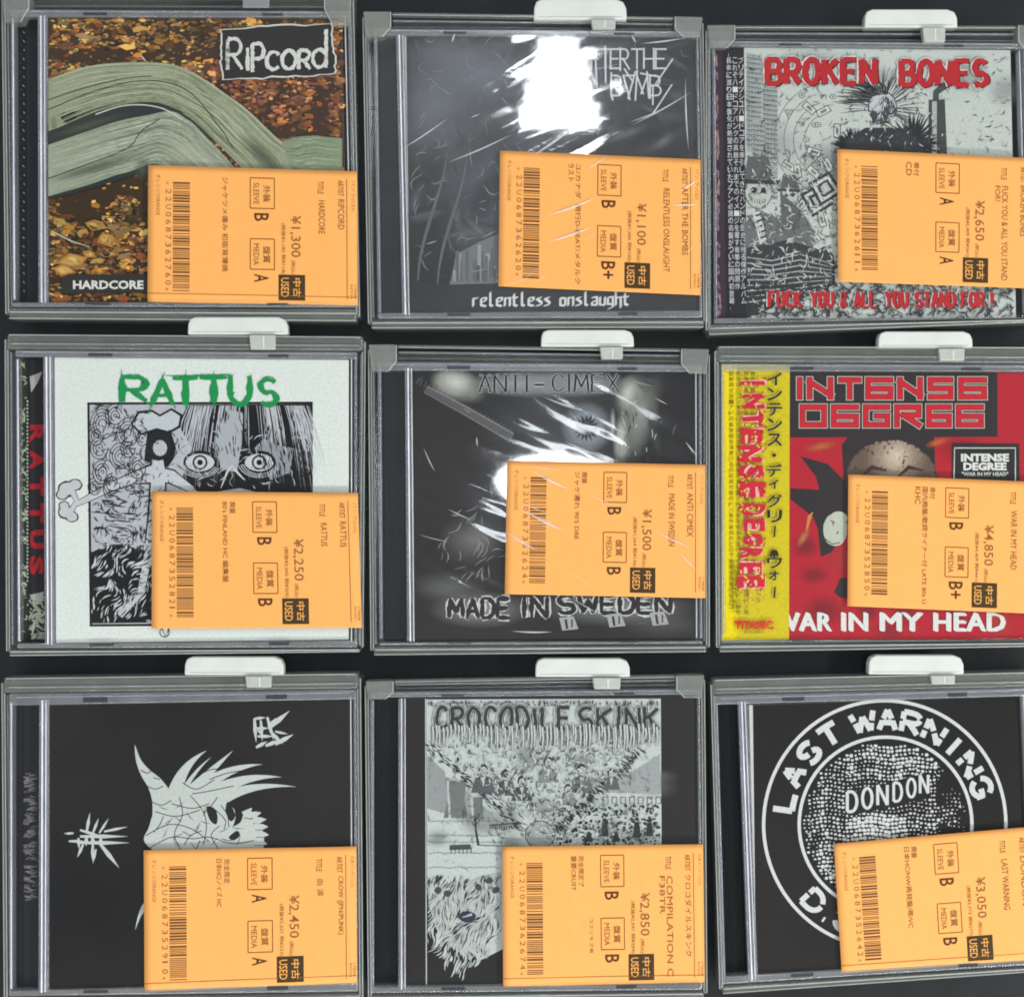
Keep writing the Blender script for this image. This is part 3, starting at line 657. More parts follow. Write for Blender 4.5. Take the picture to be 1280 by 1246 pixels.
def art_rattus(I, q, rng):
    I.poly(q, (226, 234, 230))
    fr = [(109, 503), (391, 502), (391, 781), (112, 783)]
    I.poly(fr, (20, 20, 22)); I.up(.004)
    inn = [(112, 506), (388, 505), (388, 778), (115, 780)]
    I.poly(inn, (186, 190, 198)); I.up(.004)
    # dark masses
    for P in ([(235, 506), (388, 505), (388, 620), (360, 625), (300, 610), (250, 618), (228, 596), (240, 560), (222, 530)],
              [(184, 540), (200, 532), (214, 540), (222, 566), (210, 584), (180, 576)],
              [(113, 690), (150, 680), (190, 690), (192, 778), (115, 779)]):
        I.poly(P, (22, 22, 25))
    # falling light strands over the upper right mass
    for k in range(170):
        x = rng.uniform(236, 386); b = 505 + abs(x - 310) * .25
        P = [(x, 507), (x + (x - 305) * .12, 507 + rng.uniform(14, 34)), (x + (x - 305) * .3, b + rng.uniform(40, 95))]
        if 296 < x < 330 and rng.random() < .75: continue
        I.ribbon(P, [rng.uniform(.3, 1.2), rng.uniform(.4, 1.4), .1], (196, 200, 208))
    I.poly([(268, 540), (286, 512), (304, 516), (302, 556), (296, 590), (276, 586)], (176, 182, 190))
    I.poly([(318, 560), (330, 548), (346, 556), (366, 560), (364, 590), (338, 600)], (150, 156, 164))
    # round inked whorls
    for cx, cy in ((250, 578), (324, 578)):
        I.disc((cx, cy), 21, (26, 26, 28), 18, 15); I.disc((cx, cy), 18, (206, 210, 214), 18, 11); I.disc((cx, cy), 9.5, (40, 40, 44), 16)
        I.disc((cx, cy), 7, (206, 210, 214), 14); I.disc((cx, cy), 3.6, (22, 22, 25), 12)
        for r in (20, 23, 26): I.ring((cx, cy), r, .9, (200, 204, 210), 20, .4, 2.9, ry=r * .72)
    I.ribbon([(276, 610), (284, 590), (290, 582), (298, 592), (306, 600)], [1, 2.5, 3, 2.5, 1], (210, 214, 218))
    # generic swirling clouds at the upper left
    for cx, cy, r in ((128, 530, 15), (150, 570, 13), (124, 560, 11), (160, 540, 14), (144, 520, 12), (128, 590, 12), (205, 520, 0)):
        for k in range(4):
            if r: I.ring((cx, cy), r - 3.4 * k, 1.1, (38, 38, 44), 22, k * .9, k * .9 + 5.1, ry=(r - 3.4 * k) * 1.25)
    I.poly([(163, 530), (172, 514), (190, 512), (200, 518), (214, 510), (228, 518), (226, 534), (212, 542), (196, 538), (176, 544)], (24, 24, 26))
    I.poly([(166, 530), (174, 517), (190, 515), (200, 521), (214, 513), (225, 520), (223, 532), (211, 539), (196, 535), (177, 541)], (196, 204, 212))
    # outstretched branch-like limb reaching left out of the frame
    for w, c in ((12, (26, 26, 30)), (9.6, (200, 204, 210))):
        I.up(.005)
        I.ribbon([(92, 632), (112, 622), (140, 608), (165, 598), (190, 592), (215, 596), (240, 612)], [w * .5, w * .8, w, w * 1.3, w * 2.2, w * 1.6, w * .8], c)
        I.ribbon([(196, 560), (198, 590), (196, 640), (186, 690), (176, 740), (150, 770)], [w * 1.1, w * 1.8, w * 1.9, w * 1.1, w * .9, w * .7], c)
        for kx, ky, kr in ((84, 611, 1.0), (94, 606, .75), (78, 618, .7), (82, 640, .85), (90, 646, .7), (80, 632, .6)): I.disc((kx, ky), w * kr, c, 14, w * kr * .85, jit=.06, rng=rng)
        I.ribbon([(90, 614), (96, 626), (88, 640)], [w * .8, w * .6, w * .7], c)
    I.disc((198, 558), 16, (30, 30, 34), 16, 18); I.disc((200, 560), 9, (190, 194, 200), 12, 10)
    for cx, cy, r in ((120, 545, 9), (160, 560, 9), (172, 585, 10), (140, 605, 10), (118, 608, 8), (178, 548, 7), (214, 548, 8)):
        for k2 in range(3): I.ring((cx, cy), r - 3 * k2, 1.2, (34, 34, 40), 16, k2 * 1.3, k2 * 1.3 + 4.6, ry=(r - 3 * k2) * 1.3)
    hatch(I, inn, 2600, lambda x, y: 1.35 + .5 * nz(x, y, 22, 6), lambda x, y: .8 if (x > 262 and x < 372 and y > 512 and y < 560 and nz(x, y, 12, 5) > -.2) or (x > 318 and y > 545 and y < 604) else 0, (30, 30, 34), 10, 1.1, rng)
    full = [(80, 505), (388, 505), (388, 778), (80, 778)]
    def body(x, y): return 1 if (160 < x < 232 and 545 < y < 778) or (y < 640 and y > 585 and x > 90 and abs(y - (640 - (x - 90) * .36)) < 15) else 0
    hatch(I, full, 1800, lambda x, y: 1.2 + nz(x, y, 12, 4) * 3, lambda x, y: .6 * body(x, y), (30, 30, 36), 7, 1.0, rng)
    hatch(I, inn, 1500, lambda x, y: .15 * math.sin(x / 18), lambda x, y: .8 if (y > 612 and y < 690 and x < 200 and nz(x, y, 16, 3) > -.05) else 0, (32, 32, 38), 16, 1.3, rng)
    hatch(I, inn, 2600, lambda x, y: -.9 + nz(x, y, 24, 6) * 2.4, lambda x, y: .85 if (y > 672 and x < 200) else 0, (206, 210, 214), 11, 1.3, rng)
    hatch(I, inn, 1400, lambda x, y: -.9 + nz(x, y, 24, 6) * 2.4, lambda x, y: .6 if (y > 660 and x < 200) else 0, (28, 28, 32), 10, 1.2, rng)
    hatch(I, inn, 2600, swirl(15, 2, 6), lambda x, y: .75 if (x < 185 and y < 615) else 0, (48, 48, 54), 8, 1.0, rng)
    hatch(I, inn, 1500, swirl(30, 12, 5), lambda x, y: .8 if (y > 615 and y < 700 and x < 200) else 0, (40, 40, 46), 9, 1.2, rng)
    hatch(I, inn, 900, swirl(20, 8, 5), lambda x, y: .7 if (x > 232 and y > 540 and y < 614) else 0, (190, 194, 200), 10, 1.0, rng)
    I.ring((206, 790), 6, 1, (34, 34, 38), 14); I.ribbon([(202, 783), (207, 796), (212, 784)], 1, (34, 34, 38))
    gr = (20, 148, 78)
    I.up(.02)
    for ch, a, b, c, d in (('R', 153, 184, 472, 502), ('A', 190, 216, 474, 505), ('T', 216, 248, 473, 506), ('T', 250, 284, 472, 504), ('U', 288, 312, 470, 505), ('S', 325, 346, 474, 506)):
        letters(I, ch, a, c, b, d, 9.6, gr, rng, jit=.25, tap=.3, hw=5.5)
        for _ in range(3): letters(I, ch, a - 1, c - 3, b + 2, d + 3, 1.6, gr, rng, jit=.9, tap=.8, over=.25)

def art_cimex(I, q, rng):
    I.poly(q, (26, 26, 28))
    for x, y, a, b, c, al, an in ((572, 482, 34, 22, (196, 198, 190), .9, .1), (560, 476, 24, 20, (190, 192, 184), .8, 0), (590, 490, 20, 16, (150, 152, 148), .7, 0),
                                  (792, 500, 26, 34, (186, 192, 180), .95, 0), (792, 540, 18, 40, (130, 134, 130), .8, 0), (812, 500, 16, 40, (110, 112, 110), .6, .3), (778, 560, 12, 24, (190, 196, 190), .7, 0),
                                  (700, 520, 110, 60, (84, 88, 94), .5, 0), (590, 675, 44, 34, (112, 112, 112), .8, 0), (600, 668, 22, 22, (160, 160, 156), .6, 0), (560, 735, 50, 22, (104, 106, 106), .8, .1), (640, 640, 80, 60, (66, 70, 76), .6, 0),
                                  (830, 780, 60, 18, (90, 90, 90), .6, 0)):
        I.soft((x, y), a, b, c, al, ang=an)
    I.up(.01)
    hatch(I, q, 900, lambda x, y: -.9 + nz(x, y, 22, 3) * 2, lambda x, y: .8 if ((x - 585) ** 2 / 1600 + (y - 690) ** 2 / 3600 < 1) else .02, (150, 150, 148), 16, 1.0, rng)
    hatch(I, q, 700, lambda x, y: 1.4 + nz(x, y, 22, 5) * 1.6, lambda x, y: .8 if ((x - 797) ** 2 / 900 + (y - 530) ** 2 / 2600 < 1) else .0, (60, 62, 60), 12, 1.2, rng)
    # a long neck-like rail crossing from the upper left
    I.ribbon([(532, 486), (580, 512), (640, 548)], [6, 9, 11], (88, 88, 90)); I.ribbon([(534, 483), (582, 508), (642, 542)], [1.2, 1.4, 1.2], (150, 150, 150)); I.ribbon([(530, 490), (578, 517), (638, 552)], [1, 1, 1], (140, 140, 140))
    for k in range(26):
        t = k / 26; I.ribbon([(520 + t * 120, 480 + t * 64), (524 + t * 120, 472 + t * 66)], .6, (110, 110, 110))
    for x, y, a, b, c, al, an in ((786, 492, 16, 24, (206, 212, 202), 1, .1), (800, 520, 24, 44, (150, 156, 150), .9, .15), (776, 546, 10, 34, (200, 206, 198), .9, .1), (818, 540, 8, 40, (60, 62, 62), .9, -.2), (570, 478, 28, 18, (214, 216, 208), 1, .2), (766, 530, 4, 22, (196, 200, 194), .9, 0)):
        I.soft((x, y), a, b, c, al, ang=an)
    hatch(I, q, 500, lambda x, y: 1.5 + nz(x, y, 16, 5) * .9, lambda x, y: .9 if ((x - 795) ** 2 / 700 + (y - 535) ** 2 / 2300 < 1) else .0, (30, 32, 32), 14, 1.1, rng)
    hatch(I, q, 500, lambda x, y: 1.5 + nz(x, y, 16, 5) * .9, lambda x, y: .9 if ((x - 795) ** 2 / 700 + (y - 535) ** 2 / 2300 < 1) else .0, (196, 202, 194), 12, .9, rng)
    I.soft((733, 535), 34, 34, (190, 200, 214), 1.0)
    # sixteen-pointed emblem
    P = []
    for k in range(32):
        r = 17 if k % 2 == 0 else 10; r *= rng.uniform(.9, 1.1); a = k / 32 * 6.2832; P.append((733 + math.cos(a) * r, 535 + math.sin(a) * r))
    I.soft((733, 535), 30, 30, (150, 158, 168), .8); I.up(.004); I.poly(P, (26, 26, 28))
    for k in range(12): a = k / 12 * 6.28; I.ribbon([(733 + math.cos(a) * 3, 535 + math.sin(a) * 3), (733 + math.cos(a + .4) * 10, 535 + math.sin(a + .4) * 10)], [1.6, .4], (120, 124, 130))
    I.up(.01)
    # serif headline, black with a pale glow behind it
    I.soft((686, 480), 104, 19, (168, 172, 174), 1.0); I.soft((650, 480), 70, 16, (160, 164, 166), .9); I.soft((730, 480), 60, 16, (160, 164, 166), .9)
    for col, w, hw in (((176, 180, 182), 4.4, 3), ((14, 14, 15), 2.8, 1.2)):
        I.up(.006)
        letters(I, 'ANTI', 599, 469, 661, 490, w, col, rng, gap=.3, hw=hw); letters(I, 'CIMEX', 690, 468, 773, 489, w, col, rng, gap=.3, hw=hw)
        I.ribbon([(668, 481), (680, 481)], hw * 2, col)
        for x0 in (601, 612, 622, 632, 641, 650, 661, 708, 716, 731, 741, 752, 760, 771):
            for y0 in (469, 489.5): I.ribbon([(x0 - 2.4, y0), (x0 + 2.4, y0)], hw, col)
    I.soft((600, 762), 66, 24, (150, 152, 150), .8); I.soft((770, 760), 100, 24, (140, 142, 140), .8)
    for col, w in (((214, 216, 214), 10.0), ((24, 24, 26), 6.0)):
        I.up(.006)
        for word, a, b, c, d in (('MADE', 561, 637, 748, 772), ('IN', 652, 684, 746, 772), ('SWEDEN', 698, 838, 744, 766)):
            letters(I, word, a, c, b, d, w, col, rng, gap=.3, jit=.25, tap=.3, wide={'S': 1.15})
    for x, y in ((703, 780), (762, 776), (816, 774)):
        I.poly([(x - 4, y - 8), (x + 14, y - 10), (x + 20, y + 6), (x, y + 8)], (176, 178, 176)); I.ribbon([(x + 4, y - 6), (x + 6, y + 6)], 3, (40, 40, 42)); I.ribbon([(x + 12, y - 6), (x + 12, y + 4)], 2, (60, 60, 60))

def art_degree(I, q, rng):
    red = (182, 30, 48)
    I.poly(q, red)
    for k in range(16): I.soft((rng.uniform(990, 1285), rng.uniform(550, 790)), rng.uniform(15, 40), rng.uniform(12, 30), rng.choice([(196, 56, 60), (150, 26, 44), (206, 70, 50), (120, 26, 44)]), .5)
    blk = (46, 42, 46)
    I.poly([(986, 465), (1247, 466), (1247, 546), (986, 547)], blk)
    I.poly([(1000, 570), (1035, 580), (1055, 600), (1052, 556), (1060, 546), (1168, 546), (1170, 620), (1060, 640), (1058, 660), (1040, 690), (1026, 696), (1022, 660), (1016, 646), (988, 624), (988, 610), (1024, 612), (1020, 596)], blk)
    I.disc((1056, 735), 12, blk, 9, jit=.3, rng=rng)
    I.soft((1026, 558), 24, 7, (204, 98, 56), .9, ang=-.2); I.ribbon([(1008, 664), (1012, 646), (1016, 640)], [2, 5, 1], (204, 132, 66)); I.soft((1172, 553), 18, 6, (204, 98, 56), .9, ang=-.3)
    I.soft((1004, 672), 16, 6, (200, 120, 76), .9, ang=-1.0)
    # mottled brown dome (plain boulder-like form)
    I.disc((1114, 600), 58, (74, 56, 50), 30, 50)
    for _ in range(900):
        a, r = rng.uniform(3.14, 6.28), 54 * math.sqrt(rng.random()); x, y = 1114 + math.cos(a) * r, 598 + math.sin(a) * r * .86
        t = max(0, 1 - math.hypot(x - 1120, y - 570) / 40)
        I.disc((x, y), rng.uniform(1.2, 3.4), (int(104 + 116 * t), int(86 + 116 * t), int(76 + 104 * t)), 6, jit=.3, rng=rng)
    for x0 in (1086, 1132): I.ribbon([(x0 - 10, 596), (x0 + 4, 584), (x0 + 22, 588)], [2, 6, 2], (66, 44, 46))
    I.disc((1044, 662), 15, (190, 198, 182), 22, 21, jit=.03, rng=rng); I.disc((1048, 648), 11, (190, 198, 182), 18, 9); I.ribbon([(1038, 650), (1042, 653), (1041, 657)], [1, 3, 1], (120, 100, 90)); I.ribbon([(1048, 664), (1045, 668)], [2, 1], (110, 90, 84)); I.ribbon([(1030, 672), (1040, 680), (1050, 678)], 1.6, (110, 110, 100))
    I.up(.01)
    # block letters: pale outline, red core
    def blk_letter(ch, x0, y0, x1, y1):
        w, h = x1 - x0, y1 - y0
        S_ = {'I': [[(.5, .3), (.5, 1)], [(.5, 0), (.5, .12)]], 'N': [[(0, 1), (0, 0)], [(0, .1), (1, .9)], [(1, 1), (1, 0)]], 'T': [[(0, 0), (1, 0)], [(.5, 0), (.5, 1)]],
              'E': [[(1, 0), (0, 0), (0, 1), (1, 1)], [(0, .52), (1, .52)], [(1, .52), (1, .7)]], 'S': [[(1, 0), (0, 0), (0, .5), (1, .5), (1, 1), (0, 1)]],
              'D': [[(0, 0), (0, 1), (1, 1), (1, 0), (0, 0)]], 'G': [[(1, 0), (0, 0), (0, 1), (1, 1), (1, .5), (.5, .5)]], 'R': [[(0, 1), (0, 0), (1, 0), (1, .45), (.3, .45), (1, 1)]]}[ch]
        for wd, c in ((9.2, (214, 206, 196)), (7.6, (34, 30, 34)), (6.2, (200, 30, 48))):
            I.up(.003)
            for st in S_:
                P = [(x0 + 4 + p[0] * (w - 8), y0 + 4 + p[1] * (h - 8)) for p in st]
                for a, b in zip(P, P[1:]):
                    dx, dy = b[0] - a[0], b[1] - a[1]; l = math.hypot(dx, dy) or 1; e = wd / 2
                    I.ribbon([(a[0] - dx / l * e, a[1] - dy / l * e), (b[0] + dx / l * e, b[1] + dy / l * e)], wd, c)
    for ch, a, b in (('I', 994, 1005), ('N', 1008, 1042), ('T', 1047, 1077), ('E', 1081, 1117), ('N', 1121, 1154), ('S', 1159, 1192), ('E', 1197, 1234)): blk_letter(ch, a, 471, b, 500)
    for ch, a, b in (('D', 999, 1034), ('E', 1038, 1074), ('G', 1078, 1113), ('R', 1117, 1152), ('E', 1157, 1190), ('E', 1194, 1230)): blk_letter(ch, a, 505, b, 535)
    I.poly([(1190, 554), (1274, 555), (1274, 612), (1190, 610)], (40, 40, 42))
    for P in ([(1192, 610), (1193, 560), (1269, 560), (1269, 612)],): I.ribbon(P, 1.4, (220, 222, 220))
    I.text('INTENSE', (1201, 567, 1261, 577), (224, 226, 224), bold=.05); I.text('DEGREE', (1204, 578, 1258, 588), (224, 226, 224), bold=.05); I.text('"WAR IN MY HEAD"', (1202, 590, 1260, 595), (214, 216, 214), bold=.03)
    I.up(.01)
    [(I.up(.004), I.text(w_, (a_ + e, 765 + f_, b_ + e, 787.5 + f_), (226, 226, 224), spacing=1.05)) for w_, a_, b_ in (('WAR', 966, 1037), ('IN', 1051, 1082), ('M', 1099, 1124), ('Y', 1126, 1151), ('HEAD', 1166, 1254)) for e, f_ in ((0, 0), (.8, .3), (1.6, .9), (2.4, 1.2), (3.2, 1.5))]

def art_blood(I, q, rng):
    I.poly(q, (22, 21, 22))
    wh = (208, 216, 212); bk = (28, 30, 32)
    I.up(.01)
    def blade(P, Wd, c=wh):
        pts = fine(P, 3); n = len(pts)
        I.ribbon(pts, [max(.2, lerp(Wd, 0, (k / (n - 1)) ** 1.3)) for k in range(n)], c)
    def curve(P, n=16):
        out = []
        for k in range(n + 1):
            t = k / n; out.append(((1 - t) ** 2 * P[0][0] + 2 * t * (1 - t) * P[1][0] + t * t * P[2][0], (1 - t) ** 2 * P[0][1] + 2 * t * (1 - t) * P[1][1] + t * t * P[2][1]))
        return out
    def cm(P, closed=True, n=6):          # smooth curve through points
        out = []; m = len(P)
        for i in range(m if closed else m - 1):
            p0, p1, p2, p3 = (P[(i - 1) % m], P[i], P[(i + 1) % m], P[(i + 2) % m]) if closed else (P[max(0, i - 1)], P[i], P[i + 1], P[min(m - 1, i + 2)])
            for j in range(n):
                f = j / n; out.append(tuple(.5 * (2 * p1[d] + (p2[d] - p0[d]) * f + (2 * p0[d] - 5 * p1[d] + 4 * p2[d] - p3[d]) * f * f + (3 * p1[d] - p0[d] - 3 * p2[d] + p3[d]) * f ** 3) for d in (0, 1)))
        if not closed: out.append(P[-1])
        return out
    I.ribbon(cm([(168.5, 931), (173, 950), (182, 966), (194, 980), (203, 998), (207, 1016)], False), [lerp(.4, 34, (j / 30) ** 1.1) for j in range(31)], wh)
    for a, m, b, w in (((216, 1004), (222, 958), (258, 938), 20), ((224, 1004), (258, 968), (291, 938), 21), ((230, 1008), (270, 958), (328, 955), 22), ((240, 1010), (290, 966), (352, 971), 22), ((262, 1010), (300, 976), (370, 983), 17)):
        blade(curve((a, m, b)), w)
    blade(curve(((230, 986), (246, 960), (264, 946))), 6)
    I.poly(cm([(192, 1016), (206, 996), (232, 990), (262, 994), (282, 1002), (294, 1014), (292, 1030), (284, 1044), (288, 1064), (230, 1068), (196, 1064), (180, 1050), (186, 1034)]), wh)
    I.poly(cm([(284, 1040), (300, 1028), (306, 1016), (320, 1018), (327, 1034), (330, 1048), (326, 1062), (296, 1066)]), wh)
    for x, y, a, l in ((308, 1018, -.9, 11), (314, 1019, -.3, 13), (320, 1025, -.1, 13), (323, 1033, 0, 12), (324, 1042, .1, 12), (322, 1052, .2, 12)):
        I.ribbon([(x - 4, y), (x + math.cos(a) * l * .5, y + math.sin(a) * l * .5), (x + math.cos(a) * l, y + math.sin(a) * l)], [8, 6.5, .5], wh)
        I.ribbon([(x - 4, y + 4), (x + 8, y + 4.5)], .8, bk)
    I.poly(cm([(258, 1008), (268, 1010), (272, 1020), (270, 1030), (262, 1024)]), bk); I.poly(cm([(284, 1002), (290, 1008), (294, 1020), (288, 1026), (282, 1014)]), bk)
    I.poly(cm([(286, 1046), (296, 1038), (300, 1044), (292, 1050)]), bk)
    for P in ([(194, 1014), (220, 1020), (250, 1012)], [(182, 1044), (212, 1030), (240, 1036), (262, 1052)], [(190, 1002), (202, 1006), (214, 1000)], [(183, 982), (194, 986), (204, 982)], [(176, 962), (184, 966), (190, 962)],
              [(186, 1060), (214, 1046), (240, 1048), (262, 1046), (290, 1054), (318, 1050)], [(224, 996), (228, 1018), (218, 1042), (226, 1062)], [(238, 994), (254, 1014), (258, 1034), (254, 1056)], [(204, 1020), (200, 1030), (192, 1040)],
              [(214, 1004), (240, 1010), (262, 1004)], [(274, 1032), (264, 1044), (274, 1062)], [(228, 978), (246, 986), (268, 974)], [(240, 992), (264, 988), (292, 982)], [(250, 1050), (244, 1064)], [(230, 1056), (238, 1044), (252, 1038)],
              [(272, 996), (266, 1004), (262, 1010)], [(192, 972), (200, 974)], [(250, 968), (262, 962), (280, 960)], [(262, 974), (284, 966), (310, 962)], [(266, 1010), (274, 1016), (282, 1026), (280, 1036)], [(276, 1006), (284, 1018), (286, 1034)]):
        I.ribbon(cm(P, False, 5), 1.1, bk)
    for _ in range(26):
        x, y = rng.uniform(200, 300), rng.uniform(1004, 1058); a = nz(x, y, 20, 3) * 4
        I.ribbon([(x - math.cos(a) * 7, y - math.sin(a) * 7), (x, y + 1), (x + math.cos(a) * 7, y + math.sin(a) * 7)], [.3, 1, .3], bk)
    blade(curve(((184, 1128), (174, 1140), (169, 1162))), 7)
    # spiky brush marks
    def spikes(cx, cy, L):
        for x, y, a, l, w in L:
            w *= 1.6; I.ribbon([(cx + x, cy + y), (cx + x + math.cos(a) * l * .5, cy + y + math.sin(a) * l * .5), (cx + x + math.cos(a) * l, cy + y + math.sin(a) * l)], [w * .6, w, .2], wh)
    spikes(100, 1045, [(0, 0, 0, 60, 3), (-8, -4, 3.1, 12, 2), (8, -4, -1.4, 26, 2.6), (16, -4, -1.2, 20, 2.2), (24, -4, -1.0, 22, 2), (0, 8, 0, 62, 3), (4, 10, 2.0, 18, 2.4), (16, 10, 1.6, 20, 2.6), (24, 8, .9, 40, 3.4), (-2, 2, 1.5, 14, 2.4), (8, 0, 1.6, 12, 3), (16, 0, 1.6, 12, 3), (26, 2, 1.6, 10, 3), (30, -6, -.2, 30, 2.2), (0, -8, .3, 30, 2.4), (20, 16, 1.8, 18, 2), (-14, 6, 0, 20, 2.2)])
    spikes(322, 912, [(-4, -14, 1.5, 30, 3), (4, -12, 1.5, 26, 2.6), (-4, -14, -.1, 14, 2.4), (-2, -2, 0, 16, 2.4), (0, 8, 0, 20, 2.6), (12, -16, 1.3, 30, 2.8), (14, -2, -.7, 34, 4), (24, -14, 2.4, 16, 3), (16, 2, .8, 22, 3), (-2, 22, -.5, 16, 3), (10, 20, -.4, 18, 3.2), (22, 18, -.5, 26, 3.6), (22, 2, .2, 16, 2), (0, 0, .8, 12, 2)])

def art_crocodile(I, q, rng):
    I.poly(q, (34, 33, 35))
    I.ribbon([(532, 873), (533, 1230)], 1.4, (196, 202, 200))
    pan = [(533, 874), (826, 873), (827, 1060), (720, 1100), (640, 1180), (600, 1200), (560, 1175), (545, 1140), (534, 1110)]
    pap = (204, 214, 211); dk = (38, 42, 44); md = (112, 120, 120)
    I.poly(pan, pap); I.up(.004)
    rect = [(534, 875), (825, 874), (826, 1064), (534, 1104)]
    for k in range(22): I.soft((rng.uniform(540, 820), rng.uniform(930, 1100)), rng.uniform(16, 40), rng.uniform(10, 26), rng.choice([(196, 206, 202), (140, 148, 148), (120, 128, 128)]), .45)
    # flanking slopes and two cooling-tower shapes
    I.poly([(534, 944), (640, 1040), (534, 1010)], (156, 164, 164)); I.poly([(825, 942), (750, 990), (825, 992)], (164, 172, 172))
    for cx, w, t, b in ((570, 13, 976, 1022), (596, 8, 996, 1024)):
        I.poly([(cx - w, t), (cx + w, t), (cx + w * .8, (t + b) / 2), (cx + w * 1.2, b), (cx - w * 1.2, b), (cx - w * .8, (t + b) / 2)], (118, 126, 126)); I.disc((cx, t - 12), w * 1.1, (206, 214, 210), 10, w * .9, jit=.15, rng=rng)
        I.ribbon([(cx - w * .8, t), (cx - w * .6, b)], 3, (196, 204, 200))
    # diagonal ropes of small strokes
    for (a, b) in (((534, 930), (665, 1045)), ((806, 936), (700, 1030))):
        for k in range(160):
            t = rng.random(); x, y = lerp(a[0], b[0], t) + rng.gauss(0, 3.5), lerp(a[1], b[1], t) + rng.gauss(0, 3.5)
            I.ribbon([(x - 3, y - 2), (x, y), (x + 3, y + rng.uniform(0, 4))], [.4, 1.6, .3], dk)
    # half-length figures reduced to plain busts
    for cx, cy, s in ((604, 962, 1.1), (632, 968, 1), (652, 976, .95), (727, 962, 1.1), (685, 952, 1.0), (710, 985, .8), (764, 966, .8)):
        I.poly([(cx - 14 * s, cy + 26 * s), (cx - 9 * s, cy + 9 * s), (cx, cy + 6 * s), (cx + 9 * s, cy + 9 * s), (cx + 14 * s, cy + 26 * s)], rng.choice([md, (140, 148, 148), (96, 102, 104)]))
        I.poly([(cx - 2 * s, cy + 8 * s), (cx + 3 * s, cy + 8 * s), (cx, cy + 20 * s)], (206, 212, 208))
        I.disc((cx, cy), 5.6 * s, dk, 12, 7.2 * s); I.disc((cx + .6, cy + 1.4), 4.4 * s, (190, 198, 194), 12, 5.4 * s)
        I.ribbon([(cx - 2, cy + 1), (cx - 1, cy + 1)], 1, dk); I.ribbon([(cx + 1.6, cy + 1), (cx + 2.6, cy + 1)], 1, dk); I.ribbon([(cx - 1, cy + 4), (cx + 2, cy + 4)], .7, dk)
    I.disc((675, 1043), 19, dk, 20, 18); I.disc((675, 1043), 18, (166, 174, 174), 20, 17)
    # crowd at the right, field and small tree at the left
    for _ in range(620):
        x = rng.uniform(690, 824); y = rng.uniform(1006, 1056) + max(0, 720 - x) * .3
        if y > 1062: continue
        I.disc((x, y), rng.uniform(1, 2.2), rng.choice([dk, (40, 44, 50), (200, 206, 204), md]), 6)
    for x, y, h in ((756, 1034, 16), (796, 1034, 18), (812, 1034, 15), (770, 1046, 8), (736, 1046, 8)):
        I.poly([(x - 5, y + h * .7), (x - 3, y - h * .4), (x + 3, y - h * .4), (x + 5, y + h * .7)], (44, 48, 52)); I.disc((x, y - h * .6), 2.6, (44, 48, 52), 8)
    for x in range(754, 822, 11): I.ribbon([(x, 996), (x + 6, 996), (x + 6, 1004), (x, 1004), (x, 996)], .8, dk)
    for y in (1026, 1044, 1052, 1066, 1084):
        for x in range(536, 622, 5): I.ribbon([(x, y + rng.uniform(-1, 1)), (x + 4, y + rng.uniform(-1, 1))], .7, md)
    I.ribbon([(594, 1020), (595, 1038), (598, 1056)], [1, 2, 3], dk); [I.ribbon([(595, 1034 - 3 * k), (595 + (5 if k % 2 else -5), 1028 - 4 * k)], .8, dk) for k in range(4)]
    for x in range(612, 646, 3): I.ribbon([(x, 1032 - (x - 612) * .05), (x + 1, 1036)], 1, dk)
    I.ribbon([(612, 1031), (652, 1028)], 1.2, dk); I.poly([(562, 1056), (588, 1055), (590, 1061), (562, 1062)], (74, 78, 80)); [I.ribbon([(x, 1060), (x, 1066)], .8, dk) for x in range(564, 590, 5)]
    I.ribbon([(598, 1056), (650, 1058)], 1, md)
    # shaggy mass at the bottom
    fur = [(534, 1100), (560, 1108), (580, 1104), (600, 1096), (626, 1090), (626, 1140), (608, 1175), (588, 1200), (560, 1180), (545, 1160), (536, 1130)]
    I.poly(fur, (182, 190, 188))
    def infur(x, y): return 1 if (534 < x < 627 and 1092 < y < 1210 - abs(x - 580) * 1.0) else 0
    big = [(534, 1090), (627, 1088), (627, 1225), (534, 1225)]
    hatch(I, big, 1100, lambda x, y: 1.9 + nz(x, y, 20, 3) * 1.5, lambda x, y: .7 * infur(x, y), dk, 10, 1.1, rng)
    hatch(I, big, 800, lambda x, y: 1.9 + nz(x, y, 20, 3) * 1.5, lambda x, y: .7 * infur(x, y - 8), (206, 212, 210), 14, 1.4, rng)
    I.disc((584, 1145), 11, (50, 56, 74), 12, 7, jit=.15, rng=rng); I.ribbon([(578, 1146), (590, 1142)], [1, 3], (190, 200, 214))
    for x, y in ((548, 1112), (560, 1116), (598, 1108), (612, 1100), (620, 1112)): I.disc((x, y), 5, (70, 74, 76), 9, 4, jit=.3, rng=rng)
    hatch(I, rect, 6500, swirl(16, 2, 6), lambda x, y: (.6 * max(0, .3 + nz(x, y, 18, 7))) if 920 < y < 1056 and not (x < 620 and y > 960 and y < 1020 and x < 560) else .04, (96, 102, 104), 7, .8, rng)
    hatch(I, rect, 2600, swirl(9, 2, 6), lambda x, y: .8 if 925 < y < 1040 and abs(x - 680) < (1048 - y) * 1.1 else 0, (52, 56, 58), 6, .9, rng)
    hatch(I, rect, 2200, swirl(9, 9, 6), lambda x, y: .8 if 925 < y < 1050 and abs(x - 680) < (1048 - y) * 1.1 else 0, (216, 224, 221), 6, 1.1, rng)
    # dripping headline
    I.up(.01)
    hatch(I, [(534, 875), (825, 874), (825, 882), (534, 883)], 260, lambda x, y: 1.57, lambda x, y: 1, (70, 74, 76), 5, 1.2, rng)
